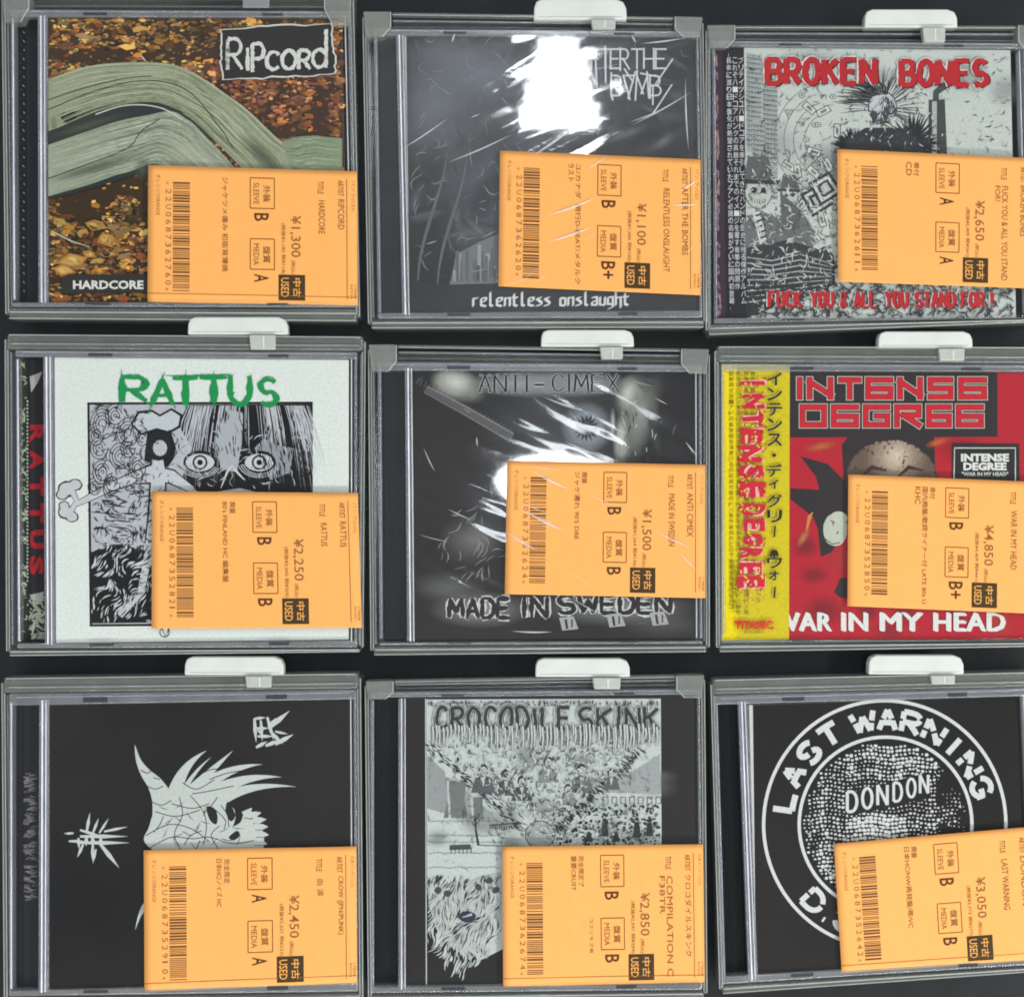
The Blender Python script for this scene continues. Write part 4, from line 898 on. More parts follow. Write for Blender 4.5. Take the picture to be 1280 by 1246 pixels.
    def dripw(p): return (p[0] + 1.4 * nz(p[0], p[1], 7, 2), p[1] + 2.2 * nz(p[0], 0, 9, 5))
    for col, w in (((196, 204, 202), 10.5), (dk, 8.2), ((176, 186, 184), 6.6), ((54, 56, 58), 4.6)):
        I.up(.005)
        letters(I, 'CROCODILE', 545, 884, 712, 910, w, col, rng, gap=.42, warp=dripw, jit=.1); letters(I, 'SKINK', 724, 884, 822, 912, w, col, rng, gap=.4, warp=dripw, jit=.1)
    for k in range(62):
        x = 540 + k * 4.6 + rng.uniform(-1.5, 1.5); y0 = 906 + rng.uniform(-3, 3); L_ = rng.uniform(12, 32)
        for w, c in ((3.8, dk), (2.4, (206, 214, 210))):
            I.up(.002); I.ribbon([(x, y0), (x + 1, y0 + L_ * .5), (x, y0 + L_)], [w, w, w * .5], c)

def art_warning(I, q, rng):
    I.poly(q, (22, 21, 22))
    wh = (212, 216, 216); C = (1106, 1030); ry = 1.0
    I.up(.01)
    RX, RY = 152, 155
    I.ring(C, 151.5, 4.2, wh, 96, ry=154.5); I.ring((1107, 1030), 108, 4.2, wh, 80, ry=109)
    def place(word, a0, a1, r0, r1, w, flip=False):
        n = len(word)
        for i, ch in enumerate(word):
            a = lerp(a0, a1, i / (n - 1)) if n > 1 else a0; half = (5.0 if ch not in 'I.' else 1.8)
            if ch == 'W': half = 6.0
            for st in G.get(ch, []):
                P = fine([(p[0] - .5, p[1]) for p in st], .12)
                Q = []
                for u, v in P:
                    rr = lerp(r1, r0, v) if not flip else lerp(r0, r1, v)
                    aa = math.radians(a + (u if not flip else -u) * 2 * half * (1 if rr > 0 else 1))
                    Q.append((C[0] + math.sin(aa) * rr, C[1] - math.cos(aa) * rr * 1.015))
                # stencil look: break long strokes
                if len(Q) > 7 and ch in 'SGORDAWNR':
                    m = len(Q) // 2; I.ribbon(Q[:m], w, wh); I.ribbon(Q[m + (1 if ch in 'SGO' else 0):], w, wh)
                else: I.ribbon(Q, w, wh)
    place('LAST', -77, -32, 117, 141, 7.4)
    place('WARNING', -12, 69, 117, 141, 7.0)
    place('D.O', 223, 203, 117, 141, 6.6, True)
    # halftone ball: dots in wavy rows
    y = 928.0
    while y < 1134:
        x = 1002.0 + rng.uniform(-1, 1)
        while x < 1212:
            dx, dy = x - 1107, y - 1030
            if dx * dx + dy * dy < 101 ** 2:
                t = .78 + .5 * nz(x, y, 9, 5) + .25 * nz(x, y, 30, 2) - (.45 if dx > 66 else .2 if dx < -80 else 0)
                if 1058 < x < 1162 and 976 < y < 1018: t = .5
                if 1064 < x < 1134 and 1018 < y < 1052: t = 1.1
                r = 2.5 * max(0, min(1.15, t)) * rng.uniform(.75, 1.15)
                if r > .5:
                    I.disc((x + 1.2 * math.sin(y * .2) + rng.uniform(-.7, .7), y + 1.5 * math.sin(x * .12) + rng.uniform(-.7, .7)), r, wh, 8, r * rng.uniform(.6, 1.0), jit=.15, rng=rng)
            x += 5.2
        y += 5.0
    for _ in range(26):
        a = rng.uniform(0, 6.28); r = rng.uniform(72, 98); x, y = 1107 + math.cos(a) * r, 1030 + math.sin(a) * r; b = rng.uniform(0, 6.28)
        I.ribbon([(x, y), (x + math.cos(b) * 5, y + math.sin(b) * 5)], [2, .5], wh)
    I.up(.006)
    I.poly([(1056, 992), (1160, 965), (1164, 996), (1060, 1020)], (24, 24, 26))
    for ch, x in zip('DON', (1059, 1078, 1097)): letters(I, ch, x, 985 - (x - 1059) * .22 + 4, x + 12, 1010 - (x - 1059) * .22 + 4, 3.8, wh, rng)
    for ch, x in zip('DON', (1117, 1134, 1150)): letters(I, ch, x, 976 - (x - 1117) * .3 + 2, x + 10, 1001 - (x - 1117) * .3, 3.4, wh, rng)

ART = dict(ripcord=art_ripcord, bombs=art_bombs, bones=art_bones, rattus=art_rattus, cimex=art_cimex, degree=art_degree, blood=art_blood, crocodile=art_crocodile, warning=art_warning)

# ------------------------------------------------------------------ spine prints
def spine_print(k, I, x0, x1, y0, y1, rng):
    if k == 'ripcord':
        for n in range(30):
            y = y0 + 14 + n * 11.2; I.ribbon([(26 + rng.uniform(-1, 1), y), (28, y + 2.4)], [1.2, .5], (150, 152, 156)); I.ribbon([(22, y + 5), (24, y + 7)], [.8, .4], (80, 82, 84))
    elif k == 'rattus':
        I.poly([(23, y0), (31, y0), (32, y1), (24, y1)], (44, 54, 42)); I.poly([(31.5, y0), (54, y0), (54, y1), (32.5, y1)], (40, 39, 41))
        I.up(.003)
        hatch(I, [(23, y0), (31, y0), (32, y1), (24, y1)], 500, swirl(12, 3, 6), lambda x, y: .5 if nz(x, y, 16, 4) > -.1 else .1, (172, 180, 150), 7, 1.6, rng)
        for P in ([(34, 470), (50, 464), (44, 478), (36, 490)], [(34, 744), (52, 740), (50, 752), (36, 750)]): I.poly(P, (150, 150, 146))
        hatch(I, [(33, 745), (54, 745), (54, 800), (33, 800)], 260, swirl(10, 5, 6), lambda x, y: .7, (150, 156, 140), 8, 1.6, rng)
        for i, ch in enumerate('RATTUS'):
            y = 530 + i * 33; I.text(ch, (34, y, 52, y + 24), (150, 34, 42), rot=90, bold=.05, rough=.5, rng=rng)
        for n in range(50): y = 500 + n * 4.6; I.ribbon([(31, y), (32, y + 2)], 1.6, (190, 192, 190))
    elif k == 'blood':
        for n in range(150):
            y = rng.uniform(968, 1128); a = rng.uniform(-.6, .6); x = rng.uniform(30, 41)
            I.ribbon([(x - 4, y), (x + math.cos(a) * 4, y + math.sin(a) * 6)], [rng.uniform(.8, 1.8), .4], (120, 118, 122))
        for n in range(60): I.ribbon([(22, y0 + 4 + n * 6), (24, y0 + 6 + n * 6)], .6, (70, 68, 66))

# ------------------------------------------------------------------ builders
def jewel(c, rng):
    k = c['k']; J, Bq = c['J'], c['B']
    ctr = bil(J, .5, .5)
    root = empty('cd_case', ctr, CASE_LABEL[k], 'cd case', 'used CDs in jewel cases', 2.2)
    # tray and its ribbed spine
    rbox('tray', strip(J, .012, .988, .012, .988), 2.4, 6.4, .4, M['tray'], root, 2)
    xr0 = Bq[0][0]; xr1 = Bq[3][0]
    y0, y1 = J[0][1] + 10, J[3][1] - 6
    if c['hx']:
        h0, h1 = c['hx']
        l0, l1 = J[0][0] + 6, J[3][0] + 6
        sp = rbox('spine_strip', [(l0, y0), (h0 - 4, y0), (h1 - 4, y1), (l1, y1)], 6.6, 8.0, .2, M['tray'], root, 2)
        if k in ('bombs', 'cimex', 'crocodile', 'warning'):
            nr = 8
            for n in range(nr):
                t = (n + .7) / (nr + .6)
                a = lerp(l0, h0 - 4, t); b = lerp(l1, h1 - 4, t)
                rbox('spine_rib', bar((a, y0 + 4), (b, y1 - 4), 1.5), 8.05, 8.6, .12, M['tray'], sp, 1)
        I = Ink(8.1); spine_print(k, I, l0, h0, y0, y1, rng)
        if I.v: I.build('spine_print', sp, [M['ink'], M['soft']])
        # clear hinge bars, the two bright ridges are glints painted milky white
        for dx, w, zt, mt in ((-1.6, 3.0, 12.6, 'hinge'), (1.2, 1.9, 13.1, 'bright'), (3.6, 2.0, 12.4, 'hinge'), (5.6, 1.1, 12.7, 'bright'), (8.0, 2.6, 12.0, 'hinge')):
            if h0 + dx + w > xr0 + 1 and dx > 6: continue
            rbox('hinge_bar', bar((h0 + dx + 1, J[0][1] + 8), (h1 + dx + 1, J[3][1] - 5), w), 9.0, zt, w * .17, M[mt], root, 3)
    else:
        h0, h1 = (J[0][0] + 18, J[3][0] + 18)
    # booklet
    bk = rbox('booklet', Bq, 10.3, 11.15, .08, M['paper'], root, 1)
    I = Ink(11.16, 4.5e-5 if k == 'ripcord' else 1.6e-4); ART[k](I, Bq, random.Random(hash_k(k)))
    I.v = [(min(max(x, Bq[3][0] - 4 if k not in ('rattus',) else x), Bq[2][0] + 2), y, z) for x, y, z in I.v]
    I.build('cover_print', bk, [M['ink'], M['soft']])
    zt = max(v[2] for v in I.v)
    # lid over booklet
    lx0, lx1 = (h0, h1)
    c['top'] = zt + 1.15
    lid = rbox('lid', [(lx0 + 2, J[0][1] + 2), (J[1][0] - 1, J[1][1] + 2), (J[2][0] - 1, J[2][1] - 2), (lx1 + 2, J[3][1] - 2)], zt + .25, zt + 1.15, .3, M['lid'], root, 2)
    if zt + 1.2 > 13.4: print('HIGH ART', k, zt)
    # four clear edges of the case, some with a milky line painting the glint
    e_t, e_b = Bq[0][1] - J[0][1], J[3][1] - Bq[3][1]
    tq = [J[0], J[1], (J[1][0], Bq[1][1] - .5), (J[0][0], Bq[0][1] - .5)]
    bq = [(J[3][0], Bq[3][1] + .5), (J[2][0], Bq[2][1] + .5), J[2], J[3]]
    rbox('top_edge', tq, 4.0, 12.7, .8, M['edge'], root, 4)
    rbox('bottom_edge', bq, 4.0, 12.7, .8, M['edge'], root, 4)
    rbox('left_edge', bar((J[0][0] + 2.5, J[0][1] + 10), (J[3][0] + 2.5, J[3][1] - 8), 4.5), 4.0, 12.4, .6, M['hinge'], root, 4)
    rbox('left_edge', bar((J[0][0] + 3.4, J[0][1] + 12), (J[3][0] + 3.4, J[3][1] - 10), 1.2), 12.45, 12.8, .15, M['bright' if k in ('ripcord', 'rattus', 'blood') else 'hinge'], root, 3)
    rbox('top_ridge', bar((J[0][0] + 8, lerp(J[0][1], Bq[0][1], .3)), (J[1][0] - 8, lerp(J[1][1], Bq[1][1], .3)), 1.6), 12.72, 13.1, .2, M['hinge'], root, 3)
    rr = (J[1][0] - Bq[1][0])
    if rr > 4:
        rbox('right_edge', bar((J[1][0] - 2.2, J[1][1] + 8), (J[2][0] - 2.2, J[2][1] - 6), 3.8), 4.0, 12.6, .55, M['hinge'], root, 4)
        if rr > 8: rbox('right_edge', bar((J[1][0] - 7.5, J[1][1] + 9), (J[2][0] - 7.5, J[2][1] - 7), 1.3), 7.0, 12.2, .2, M['bright'], root, 3)
    # little dark notches where the booklet tabs sit
    for (q, v, z) in ((tq, .62, 12.72), (bq, .4, 12.72)):
        for u in ((.215, .285), (.74, .80)):
            rbox('booklet_tab', strip(q, u[0], u[1], v - .22, v + .2), z, z + .12, 0, M['notch'], root, 1)
    c['slipz'] = max(13.16, c['top'] + .4) + (.28 if k in ('bombs', 'cimex') else .12 if k in ('crocodile', 'blood') else 0)
    if k in ('bombs', 'cimex', 'crocodile', 'blood'):
        wrap(c, root, rng)
    return root

def hash_k(k): return sum((i + 1) * ord(ch) for i, ch in enumerate(k))

def wrap(c, root, rng):
    k = c['k']; J = c['J']; n, m = 90, 80
    amp = {'bombs': .34, 'cimex': .30, 'crocodile': .16, 'blood': .14}[k]
    ang = {'bombs': -.42, 'cimex': .45, 'crocodile': -.5, 'blood': -.7}[k]
    off = root_loc(root); vs = []; ca, sa = math.cos(ang), math.sin(ang)
    for j in range(m + 1):
        for i in range(n + 1):
            p = bil(J, .012 + .976 * i / n, .02 + .96 * j / m)
            a = p[0] * ca + p[1] * sa; b = -p[0] * sa + p[1] * ca
            h = amp * (.5 * noise.noise(Vector((a / 130, b / 22, 3))) + .3 * noise.noise(Vector((a / 60, b / 9, 8))) + .35 * abs(noise.noise(Vector((p[0] / 70, p[1] / 60, 5)))))
            vs.append(W(p, c['top'] + .22 + h) - off)
    fs = [(j * (n + 1) + i, (j + 1) * (n + 1) + i, (j + 1) * (n + 1) + i + 1, j * (n + 1) + i + 1) for j in range(m) for i in range(n)]
    me = bpy.data.meshes.new('plastic_wrap'); me.from_pydata(vs, [], fs); me.polygons.foreach_set('use_smooth', [True] * len(fs))
    w = link_mesh('plastic_wrap', me, root, [M[{'bombs': 'wrap', 'cimex': 'midwrap'}.get(k, 'thinwrap')]])
    # raised folds of the film, whitened to paint streaks of lamp light
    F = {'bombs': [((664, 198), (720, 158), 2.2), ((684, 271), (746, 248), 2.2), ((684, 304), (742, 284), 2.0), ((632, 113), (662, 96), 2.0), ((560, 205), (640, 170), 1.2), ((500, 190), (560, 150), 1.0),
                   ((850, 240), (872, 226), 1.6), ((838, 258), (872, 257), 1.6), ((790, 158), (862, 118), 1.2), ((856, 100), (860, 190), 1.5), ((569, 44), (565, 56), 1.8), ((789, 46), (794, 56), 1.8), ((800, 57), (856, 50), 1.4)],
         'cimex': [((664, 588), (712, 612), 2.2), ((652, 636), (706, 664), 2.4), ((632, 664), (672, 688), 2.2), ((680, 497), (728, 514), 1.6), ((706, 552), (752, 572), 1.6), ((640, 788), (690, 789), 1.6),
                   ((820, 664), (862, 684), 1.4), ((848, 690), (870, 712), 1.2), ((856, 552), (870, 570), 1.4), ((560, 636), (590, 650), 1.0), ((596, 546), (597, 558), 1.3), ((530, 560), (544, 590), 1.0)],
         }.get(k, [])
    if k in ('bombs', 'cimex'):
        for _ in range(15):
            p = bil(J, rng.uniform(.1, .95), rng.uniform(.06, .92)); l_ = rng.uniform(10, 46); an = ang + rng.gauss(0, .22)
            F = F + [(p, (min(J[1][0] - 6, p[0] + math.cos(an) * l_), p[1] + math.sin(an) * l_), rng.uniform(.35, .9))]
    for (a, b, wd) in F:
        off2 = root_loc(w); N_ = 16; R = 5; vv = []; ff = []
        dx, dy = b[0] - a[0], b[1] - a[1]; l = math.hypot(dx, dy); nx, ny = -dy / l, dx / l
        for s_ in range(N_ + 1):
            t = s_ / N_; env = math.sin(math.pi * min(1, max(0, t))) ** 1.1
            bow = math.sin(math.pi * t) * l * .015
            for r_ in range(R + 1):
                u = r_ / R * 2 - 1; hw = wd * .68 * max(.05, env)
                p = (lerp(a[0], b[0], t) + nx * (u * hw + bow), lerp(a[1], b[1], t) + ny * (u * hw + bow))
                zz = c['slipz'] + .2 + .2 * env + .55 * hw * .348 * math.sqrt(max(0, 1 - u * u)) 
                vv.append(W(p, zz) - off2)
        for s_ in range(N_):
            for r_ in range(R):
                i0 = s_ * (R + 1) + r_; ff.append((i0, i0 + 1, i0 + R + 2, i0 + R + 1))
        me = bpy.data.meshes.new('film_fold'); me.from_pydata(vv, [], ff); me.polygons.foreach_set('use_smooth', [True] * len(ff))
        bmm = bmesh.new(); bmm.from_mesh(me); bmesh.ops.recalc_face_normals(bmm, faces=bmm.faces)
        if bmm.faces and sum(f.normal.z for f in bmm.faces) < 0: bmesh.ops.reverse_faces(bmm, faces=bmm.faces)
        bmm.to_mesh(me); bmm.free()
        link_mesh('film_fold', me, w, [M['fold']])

KEEP_LABEL = dict(
 ripcord='clear security case holding the driftwood HARDCORE disc', bombs='clear security case with corner clips round the grey lamp-lit disc',
 bones='clear security case holding the red lettered BROKEN BONES disc', rattus='clear security case holding the white RATTUS disc',
 cimex='clear security case with corner clips round the MADE IN SWEDEN disc', degree='clear security case holding the red disc with yellow band',
 blood='clear security case holding the black disc with horned emblem', crocodile='clear security case with corner clips round the CROCODILE SKINK disc',
 warning='clear security case holding the LAST WARNING ring disc, tilted slightly')

def keeper(c, rng):
    k = c['k']; K, J = c['K'], c['J']
    root = empty('security_case', bil(K, .5, .5), KEEP_LABEL[k], 'security case', 'clear security cases in rows', -1.6)
    wl = 8.5
    rbox('back_panel', strip(K, .01, .99, .02, .985), -1.6, 1.8, .5, M['keeper'], root, 2)
    # side walls: outer shell with an inner lip
    for s_, (a, b) in ((1, (K[0], K[3])), (-1, (K[1], K[2]))):
        rbox('side_wall', bar((a[0] + s_ * 2.4, a[1] + 6), (b[0] + s_ * 2.4, b[1] - 6), 4.0), -1.5, 12.8, .5, M['keeper'], root, 3)
        rbox('side_lip', bar((a[0] + s_ * 6.6, a[1] + 22), (b[0] + s_ * 6.6, b[1] - 14), 2.2), 2.0, 11.6, .3, M['edge'], root, 3)
    # bottom bar
    gap = K[3][1] - J[3][1]
    rbox('bottom_wall', [(K[3][0] + 3, J[3][1] + 1.5), (K[2][0] - 3, J[2][1] + 1.5), (K[2][0] - 5, K[2][1]), (K[3][0] + 5, K[3][1])], -1.5, 12.8, 1.2, M['keeper'], root, 5)
    rbox('rim', bar((K[3][0] + 5, K[3][1] - 1.6), (K[2][0] - 5, K[2][1] - 1.6), 1.2), 12.4, 13.2, .15, M['rim'], root, 2)  # rim bars carry the painted highlight lines of the keeper
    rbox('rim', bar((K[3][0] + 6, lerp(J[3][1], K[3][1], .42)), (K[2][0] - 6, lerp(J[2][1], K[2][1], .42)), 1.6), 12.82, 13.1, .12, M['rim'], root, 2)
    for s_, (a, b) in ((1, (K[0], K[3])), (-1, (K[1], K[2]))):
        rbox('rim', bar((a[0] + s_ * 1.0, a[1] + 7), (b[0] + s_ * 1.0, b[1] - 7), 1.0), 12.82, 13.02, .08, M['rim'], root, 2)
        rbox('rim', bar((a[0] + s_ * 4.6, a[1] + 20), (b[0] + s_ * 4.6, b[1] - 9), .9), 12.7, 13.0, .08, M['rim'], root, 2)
    ht = J[0][1] - K[0][1]; htr = J[1][1] - K[1][1]
    def tp(u, v):
        x = lerp(K[0][0], K[1][0], u); return (x, lerp(K[0][1], K[1][1], u) + v * lerp(ht, htr, u))
    if c['kind'] == 'open':
        w_ = 36.0 / (K[1][0] - K[0][0])
        rbox('corner_clip', [tp(.004, .02), tp(w_, 0), tp(w_, 1.0), tp(w_ * .72, 1.62), tp(.012, 1.62)], 6, 14.4, .5, M['bracket'], root, 3)
        rbox('corner_clip', [tp(1 - w_, 0), tp(.996, .02), tp(.988, 1.62), tp(1 - w_ * .72, 1.62), tp(1 - w_, 1.0)], 6, 14.4, .5, M['bracket'], root, 3)
        rbox('top_rail', bar(tp(w_ + .004, .08), tp(1 - w_ - .004, .08), 3.2), 9, 13.2, .4, M['keeper'], root, 4)
        rbox('rim', bar(tp(w_ + .004, .16), tp(1 - w_ - .004, .16), 1.0), 13.22, 13.5, .12, M['rim'], root, 2)
        for e0, e1 in ((tp(w_, .05), tp(w_, 1.0)), (tp(1 - w_, .05), tp(1 - w_, 1.0)), (tp(w_, 1.0), tp(w_ * .72, 1.6)), (tp(1 - w_, 1.0), tp(1 - w_ * .72, 1.6))):
            rbox('clip_edge', bar(e0, e1, 1.3), 14.3, 14.75, .12, M['rim'], root, 2)  # light line painted along the clip outline
        rbox('top_rail', bar(tp(w_ + .004, .42), tp(1 - w_ - .004, .42), 2.6), 5, 11.0, .4, M['edge'], root, 4)
        rbox('top_rail', bar(tp(w_ + .004, .78), tp(1 - w_ - .004, .78), 2.4), 4, 10, .4, M['keeper'], root, 4)
    else:
        rbox('top_cover', [tp(.008, 0), tp(.992, 0), tp(.99, .96), tp(.01, .96)], 3, 13.4, 1.0, M['keeper'], root, 5)
        rbox('top_rail', bar(tp(.02, .62), tp(.98, .62), 2.0), 13.45, 14.1, .25, M['edge'], root, 3)
        rbox('rim', bar(tp(.015, .07), tp(.985, .07), 1.1), 13.42, 13.7, .12, M['rim'], root, 2)
    # white magnetic lock tab on the upper rim
    x0, y0, x1, y1, s0, s1, sy = c['tab']
    h = y1 - y0; r = h * .42
    P = [(x0, y1), (x0 + .5, y0 + r), (x0 + r * .3, y0 + r * .3), (x0 + r, y0), (x1 - r * 1.3, y0), (x1 - r * .4, y0 + r * .35), (x1 - .5, y0 + r * 1.1), (x1, y1)]
    if y1 > 0:
        tab = rbox('lock_tab', P, 8.0, 13.6, .6, M['white'], root, 3)
        rbox('lock_stem', [(s0, y1 + .5), (s1, y1 + .5), (s1 - .5, sy), (s0 + 2, sy)], 11.0, 14.9, .5, M['stem'], root, 3)
        rbox('tab_seam', bar((x0 + 6, y1 - 3.2), (x1 - 6, y1 - 3.2), .8), 13.55, 13.68, 0, M['stem'], root, 1)
        mid = lerp(s0, s1, .55)
        rbox('stem_groove', bar((mid, y1 + 2), (mid, sy - 1.5), 2.2), 14.91, 15.1, .1, M['white'], root, 1)
    else:
        rbox('lock_tab', P, 8.0, 13.6, .6, M['white'], root, 3)
        rbox('lock_stem', [(s0, y1 + .5), (s1, y1 + .5), (s1, sy), (s0, sy)], 13.6, 14.4, .3, M['edge'], root, 2)
    return root

# ------------------------------------------------------------------ price slips
INK = (138, 90, 48)
SLIP = dict(
 ripcord=dict(price='¥1,300', tax='税抜¥1,182 税¥118', artist='RIPCORD', title='HARDCORE', g=('B', 'A'), com=['ジャケツメ傷み 初版背薄焼'], code='*22U0687362760*', cat='パンク(CD)', comlen=118),
 bombs=dict(price='¥1,100', tax='税抜¥1,000 税¥100', artist='AFTER THE BOMBS', title='RELENTLESS ONSLAUGHT', g=('B', 'B+'), com=['ユ/カナダ  '+'現行D-BEAT/メタルク', 'ラスト'], code='*22U0687362620*', cat='パンク(CD)', comlen=150),
 bones=dict(price='¥2,650', tax='税抜¥2,409 税¥241', artist='BROKEN BONES', title='FUCK YOU & ALL YOU STAND', title2='FOR!', g=('A', 'A'), com=['帯付', 'CD'], code='*22U0687362611*', cat='パンク(CD)', comlen=18),
 rattus=dict(price='¥2,250', tax='税抜¥2,045 税¥205', artist='RATTUS', title='RATTUS', g=('B', 'B'), com=['廃盤', '80\'s FINLAND HC 編集盤'], code='*22U0687352821*', cat='パンク(CD)', comlen=100),
 cimex=dict(price='¥1,500', tax='税抜¥1,364 税¥136', artist='ANTI CIMEX', title='MADE IN SWEDEN', g=('B', 'B'), com=['廃盤', 'ジャケ濡れ 90\'S DBE'], code='*22U0687362624*', cat='パンク(CD)', comlen=86),
 degree=dict(price='¥4,850', tax='税抜¥4,409 税¥441', artist='INTENSE DEGREE', title='WAR IN MY HEAD', g=('B', 'B+'), com=['帯付', '国内廃盤/歌詞ライナー付 LATE 80s U', 'KHC'], code='*22U0687352850*', cat='パンク(CD)', comlen=150),
 blood=dict(price='¥2,450', tax='税抜¥2,227 税¥223', artist='CROW (JPN/PUNK)', title='血 涙', g=('A', 'A'), com=['完全限定', '日本HC/ノイズ HC'], code='*22U0687352910*', cat='日本インディ(CD)', comlen=58),
 crocodile=dict(price='¥2,850', tax='税抜¥2,591 税¥259', artist='クロコダイルスキンク', title='COMPILATION C', title2='F38TR', g=('B', 'B'), com=['完全限定プ', '重要CRUST'], code='*22U0687362674*', cat='日本インディ(CD)', comlen=42, note='コスリキズ有'),
 warning=dict(price='¥3,050', tax='税抜¥2,773 税¥277', artist='DONDON', title='LAST WARNING', g=('B', 'B'), com=['廃盤', '日本HC/NW再発盤/帯/VC'], code='*22U0687352642*', cat='日本インディ(CD)', comlen=104),
)
SLIP_LABEL = dict(
 ripcord='orange price slip marked ¥1,300 lying on the driftwood cover', bombs='orange price slip marked ¥1,100 under creased film on the grey cover',
 bones='orange price slip marked ¥2,650 on the red lettered drawing cover', rattus='orange price slip marked ¥2,250 on the white RATTUS cover',
 cimex='orange price slip marked ¥1,500 under creased film above MADE IN SWEDEN', degree='orange price slip marked ¥4,850 on the red WAR IN MY HEAD cover',
 blood='orange price slip marked ¥2,450 below the white horned emblem', crocodile='orange price slip marked ¥2,850 on the CROCODILE SKINK engraving',
 warning='orange price slip marked ¥3,050 lying askew over the white ring cover')

def slip(c, rng):
    k = c['k']; d = SLIP[k]; q = c['Sl']; LW, LH = 260.0, 169.0
    root = empty('price_slip', bil(q, .5, .5), SLIP_LABEL[k], 'price slip', 'orange price slips on the CDs', 13.3)
    ph = rng.uniform(0, 6)
    def zf(x, y):                     # gentle bow of the paper, bent over at its lower rim when folded
        z = .11 * math.sin(x / LW * 4 + ph) + .05 * math.sin(y / LH * 5 + ph * 2) + .10 * noise.noise(Vector((x / 70, y / 60, ph)))
        if c['fold'] and y > 159: z -= (y - 159) ** 2 * .010
        return z
    off = root_loc(root); n, m = 26, 26; top, bot = [], []
    ys = [LH * j / 20 * .94 for j in range(21)] + [LH * (.94 + .06 * j / 6) for j in range(1, 7)]
    for y in ys:
        for i in range(n + 1):
            x = LW * i / n; p = bil(q, x / LW, y / LH); z = c['slipz'] + zf(x, y)
            top.append(W(p, z) - off); bot.append(W(p, z - .09) - off)
    m = len(ys) - 1; nn = n + 1; T = len(top); V = top + bot; F = []
    for j in range(m):
        for i in range(n):
            a = j * nn + i; F.append((a, a + nn, a + nn + 1, a + 1)); F.append((T + a, T + a + 1, T + a + nn + 1, T + a + nn))
    for i in range(n):
        F.append((i, i + 1, T + i + 1, T + i)); a = m * nn + i; F.append((a, T + a, T + a + 1, a + 1))
    for j in range(m):
        a = j * nn; F.append((a, T + a, T + a + nn, a + nn)); a = j * nn + n; F.append((a, a + nn, T + a + nn, T + a))
    me = bpy.data.meshes.new('paper'); me.from_pydata(V, [], F); me.polygons.foreach_set('use_smooth', [i < 2 * m * n for i in range(len(F))])
    link_mesh('paper', me, root, [M['slip']])
    vm = lambda p: bil(q, p[0] / LW, p[1] / LH)
    def ink(): I = Ink(c['slipz'] + .04, 1e-4); I.vm = vm; return I
    I = ink()
    I.text('オレンジ/ORANGE', (10, 11, 15.5, 62), INK, rot=90)
    # digits of the code, set wide
    code = d['code']
    for i, ch in enumerate(code):
        y = 20 + i * 9.4; w = 5.6 if ch != '*' else 3
        if ch == '1': w = 2
        I.text(ch, (22, y, 29 if ch != '*' else 26, y + w), INK, rot=90)
    for j, t in enumerate(d['com']):
        L_ = d['comlen'] if len(t) == max(len(s_) for s_ in d['com']) else min(d['comlen'], 7.5 * len(t))
        x = (98 if len(d['com']) < 3 else 106) - j * 9.5
        if len(d['com']) == 1: x = 92
        I.text(t, (x, 12, x + 7.5, 12 + L_), INK, rot=90, bold=.008)
    if 'note' in d: I.text(d['note'], (112, 88, 117, 130), INK, rot=90)
    for y, ja, en in ((12, '外装', 'SLEEVE'), (88, '盤質', 'MEDIA')):
        I.text(ja, (143, y + 9, 152, y + 30), INK, rot=90, bold=.012); I.text(en, (131, y + 6, 138, y + 33), INK, rot=90)
    for y, gch in ((54, d['g'][0]), (130, d['g'][1])):
        I.text(gch, (132, y + 2, 150, y + (12 if len(gch) == 1 else 24)), (84, 50, 26), rot=90, bold=.012)
    I.text(d['price'], (176, 58, 190, 110), INK, rot=90, bold=.004)
    I.text('(税込)', (177, 114, 183, 131), INK, rot=90); I.text('(' + d['tax'] + ')', (165, 68, 171, 131), INK, rot=90)
    tl = {'HARDCORE': 42, 'RATTUS': 29, 'RELENTLESS ONSLAUGHT': 104, 'FUCK YOU & ALL YOU STAND': 122, 'MADE IN SWEDEN': 66, 'WAR IN MY HEAD': 76, '血 涙': 22, 'COMPILATION C': 122, 'LAST WARNING': 64}[d['title']]
    I.text('TITLE', (211, 14, 218, 30), INK, rot=90); I.text(d['title'], (212, 38, 220, 38 + tl), INK, rot=90)
    if 'title2' in d: I.text(d['title2'], (203, 38, 210, 38 + (46 if len(d['title2']) > 4 else 20)), INK, rot=90)
    al = {'RIPCORD': 38, 'AFTER THE BOMBS': 84, 'BROKEN BONES': 66, 'RATTUS': 32, 'ANTI CIMEX': 56, 'INTENSE DEGREE': 76, 'CROW (JPN/PUNK)': 72, 'クロコダイルスキンク': 100, 'DONDON': 62}[d['artist']]
    I.text('ARTIST', (236, 12, 243, 32), INK, rot=90); I.text(d['artist'], (236, 36, 244, 36 + al), INK, rot=90)
    if c['fold']: I.ribbon([(0.6, 158.6), (130, 158.4), (259, 158.8)], .7, (150, 92, 44))
    I.build('printed_text', root, [M['slipink']], zf=zf)
    I = ink(); I.text(d['cat'], (252, 12, 257.5, 50), INK, rot=90); I.text('RPS51', (251, 143, 254, 160), INK, rot=90); I.text('17808', (255.5, 143, 258.5, 160), INK, rot=90)
    I.up(.03); I.ribbon(fine([(247, 10), (247, 162)], 5), .9, INK)
    I.build('header_print', root, [M['slipink']], zf=zf)
    I = ink(); x = 0; r2 = random.Random(hash_k(k) + 5); y = 20.0; widths = []
    while y < 155:
        w = r2.choice([1.1, 1.1, 2.4]); I.poly([(31, y), (52, y), (52, y + w), (31, y + w)], (104, 70, 40)); y += w + r2.choice([1.1, 1.1, 1.1, 2.2])
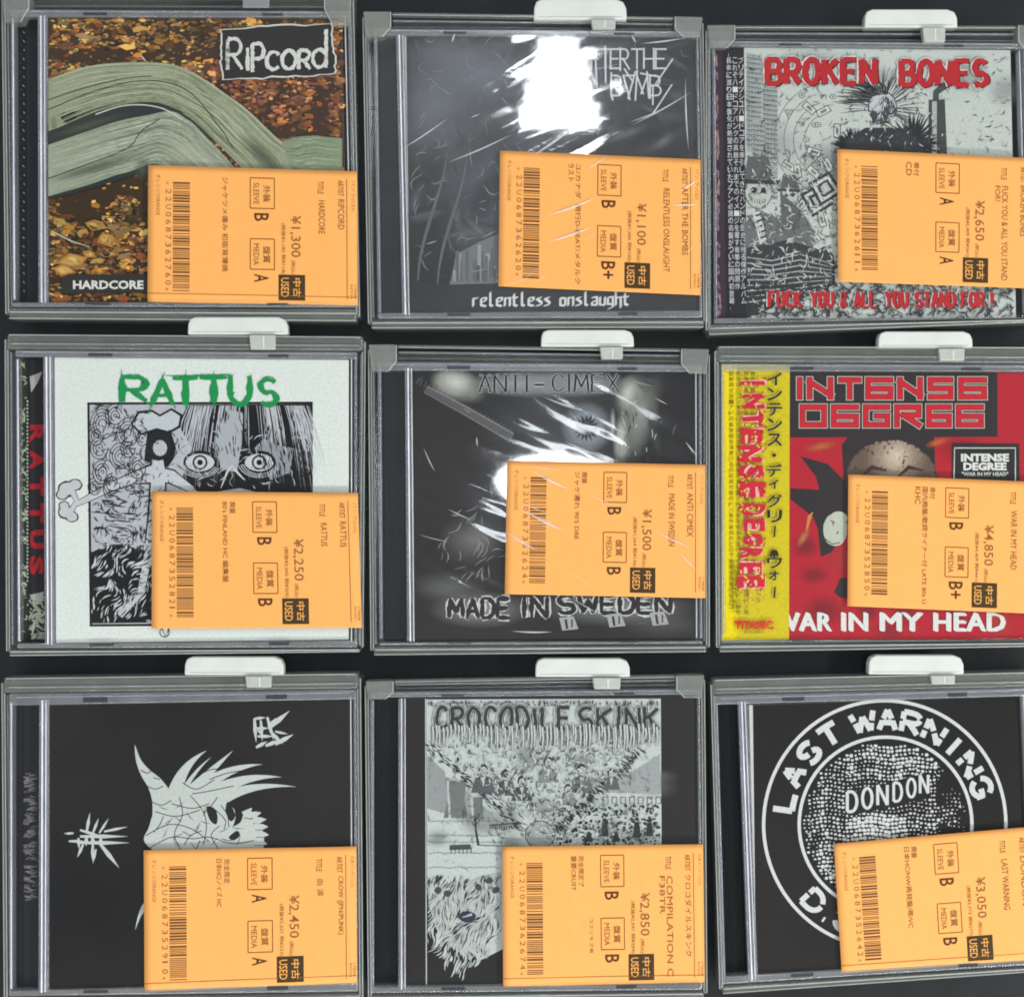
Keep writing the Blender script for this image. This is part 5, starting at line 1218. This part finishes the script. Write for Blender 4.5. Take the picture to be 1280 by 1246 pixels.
    I.build('barcode', root, [M['slipink']], zf=zf)
    for y in (12, 88):
        I = ink(); x0, x1, y0, y1 = 127, 157, y, y + 38
        for P in ([(x0, y0), (x1, y0)], [(x1, y0), (x1, y1)], [(x1, y1), (x0, y1)], [(x0, y1), (x0, y0)]): I.ribbon(P, 1.3, (130, 76, 30))
        I.build('grade_box', root, [M['slipink']], zf=zf)
    I = ink(); I.up(.03)
    for j in range(8): I.poly([(162, 132 + 4 * j), (178, 132 + 4 * j), (178, 136.05 + 4 * j), (162, 136.05 + 4 * j)], (66, 52, 30)); I.poly([(178, 132 + 4 * j), (195, 132 + 4 * j), (195, 136.05 + 4 * j), (178, 136.05 + 4 * j)], (66, 52, 30))
    I.up(.012)
    o = (232, 164, 86)
    I.text('中古', (180, 136, 190, 160), o, rot=90, bold=.01); I.text('USED', (165, 136, 175, 160), o, rot=90, bold=.01)
    I.build('used_stamp', root, [M['slipink']], zf=zf)

# ------------------------------------------------------------------ paper bands beside two covers
def obi_black():
    q = [(890, 62), (931, 61), (936, 399), (896, 401)]
    root = empty('paper_band', bil(q, .5, .5), 'black paper band with tiny white Japanese text beside the red lettered cover', 'paper band', None, 10.0)
    rbox('band_paper', q, 10.0, 11.0, .1, M['tray'], root, 1)
    I = Ink(11.02); rng = random.Random(8)
    I.poly([(892, 64), (903, 64), (908, 399), (898, 399)], (60, 50, 56))
    hatch(I, [(893, 66), (897, 66), (901, 396), (898, 396)], 260, lambda x, y: 1.57, lambda x, y: .8, (150, 120, 124), 8, 1.3, rng)
    I.poly([(903, 64), (931, 63), (936, 397), (908, 398)], (44, 44, 50)); I.up(.01)
    lines = ['長年に渡り日本盤化が熱望されていたファン必聴の名盤がついに国内初登場', 'これぞハードコアパンクの真髄それまでのイメージを覆す衝撃の問題作', 'ブリティッシュハードコアを牽引してきたバンドの歴史に残る傑作アルバム']
    for x, t in zip((908, 915.5, 923), lines):
        for i, ch in enumerate(t):
            y = 72 + i * 9.1; xx = x + (y - 72) * .012
            if y < 385: I.text(ch, (xx, y, xx + 6.2, y + 7.6), (216, 218, 222))
    I.build('band_print', root, [M['ink'], M['soft']])

def obi_yellow():
    q = [(902, 456), (987, 456), (986, 799), (902, 800)]
    root = empty('paper_band', bil(q, .5, .5), 'yellow paper band with katakana and pink lettering beside the red cover', 'paper band', None, 10.4)
    rbox('band_paper', q, 10.6, 11.6, .1, M['paper'], root, 1)
    I = Ink(11.62); rng = random.Random(3)
    I.poly(q, (214, 196, 22)); I.up(.01)
    for i in range(900):
        x, y = rng.uniform(904, 985), rng.uniform(458, 798); I.disc((x, y), rng.uniform(.4, 1.2), rng.choice([(228, 212, 40), (200, 178, 16)]), 5)
    I.up(.01)
    for x, n, c in ((911, 42, (120, 96, 30)), (920, 47, (130, 100, 30)), (930, 44, (120, 92, 28)), (938, 24, (110, 84, 26))):
        txt = '伝説のハードコアバンド衝撃の作品集遂に復刻究極の轟音と怒涛の速度で駆け抜ける驚異の全曲収録解説歌詞付完全版'
        for i in range(n):
            y = 464 + i * 7.1
            if y > 765: break
            I.text(txt[(i * 3 + n) % len(txt)], (x, y, x + 5.6, y + 5.8), c)
    pk = (196, 40, 56)
    for word, y0, step in (('INTENSE', 470, 22), ('DEGREE', 630, 18)):
        for i, ch in enumerate(word):
            y = y0 + i * step
            step_ = step
            if ch == 'I': y += 6; step = 9
            for (dx, col, b) in ((1.0, (236, 176, 170), .09), (0, pk, .05)):
                I.up(.006); I.text(ch, (925 + dx + 3 * math.sin(i), y, 954 + dx + 2 * math.cos(i), y + step - 3), col, rot=90, bold=b, rough=1.3, rng=rng)
            step = step_
    hatch(I, [(922, 466), (958, 466), (958, 760), (922, 760)], 130, swirl(7, 3, 6), lambda x, y: .8, (222, 200, 60), 5, 1.5, rng)
    hatch(I, [(922, 466), (958, 466), (958, 760), (922, 760)], 150, swirl(7, 5, 6), lambda x, y: .8, (176, 40, 70), 5, 1.4, rng)
    for i, ch in enumerate('インテンス・ディグリー・ウォー'):
        y = 466 + i * 19.0; big = ch not in '・ィォ'
        if ch == '・': I.disc((967, y + 8 if i < 8 else 692), 2.4 if i < 8 else 5.4, (46, 42, 30), 12); continue
        if ch == 'ー': I.ribbon([(968, y + 1), (967, y + 15)], [2.2, 2.4], (46, 42, 30)); continue
        for b, c_ in ((.05, (196, 190, 90)), (.022, (42, 40, 34))):
            I.up(.005); I.text(ch, (958 if big else 960, y, 977 if big else 973, y + (16 if big else 12)), c_, bold=b)
    for i, ch in enumerate('『永遠の名盤、遂に復刻』'): I.text(ch, (914, 700 + i * 5.4, 920, 705 + i * 5.4), (90, 76, 30)); 
    I.text('TITANIC', (917, 775, 966, 786), (206, 54, 40), bold=.05, rough=.6, rng=rng); I.text('BTN-000070', (930, 787, 954, 791), (120, 100, 30))
    I.build('band_print', root, [M['ink'], M['soft']])

# ------------------------------------------------------------------ shelf
def shelf():
    me = bpy.data.meshes.new('shelf'); bm = bmesh.new()
    def face(pts, z):
        bm.faces.new([bm.verts.new(W(p, z)) for p in pts][::-1])
    bm.free(); bm = bmesh.new()
    nx, ny = 40, 40; grid = []
    for j in range(ny + 1):
        row = []
        for i in range(nx + 1):
            x, y = lerp(-500, 1780, i / nx), lerp(-450, 1700, j / ny)
            row.append(bm.verts.new(W((x, y), -1.8)))
        grid.append(row)
    for j in range(ny):
        for i in range(nx): bm.faces.new((grid[j][i], grid[j + 1][i], grid[j + 1][i + 1], grid[j][i + 1]))
    bm.to_mesh(me); bm.free()
    o = link_mesh('shelf', me, None, [M['shelf']]); o['kind'] = 'structure'
    return o

shelf()
R = random.Random(11)
for c in CASES:
    keeper(c, R); jewel(c, R); slip(c, R)
obi_black(); obi_yellow()
print('TRIS', sum(len(o.data.polygons) for o in scene.objects if o.type == 'MESH'), 'OBJ', len(scene.objects))
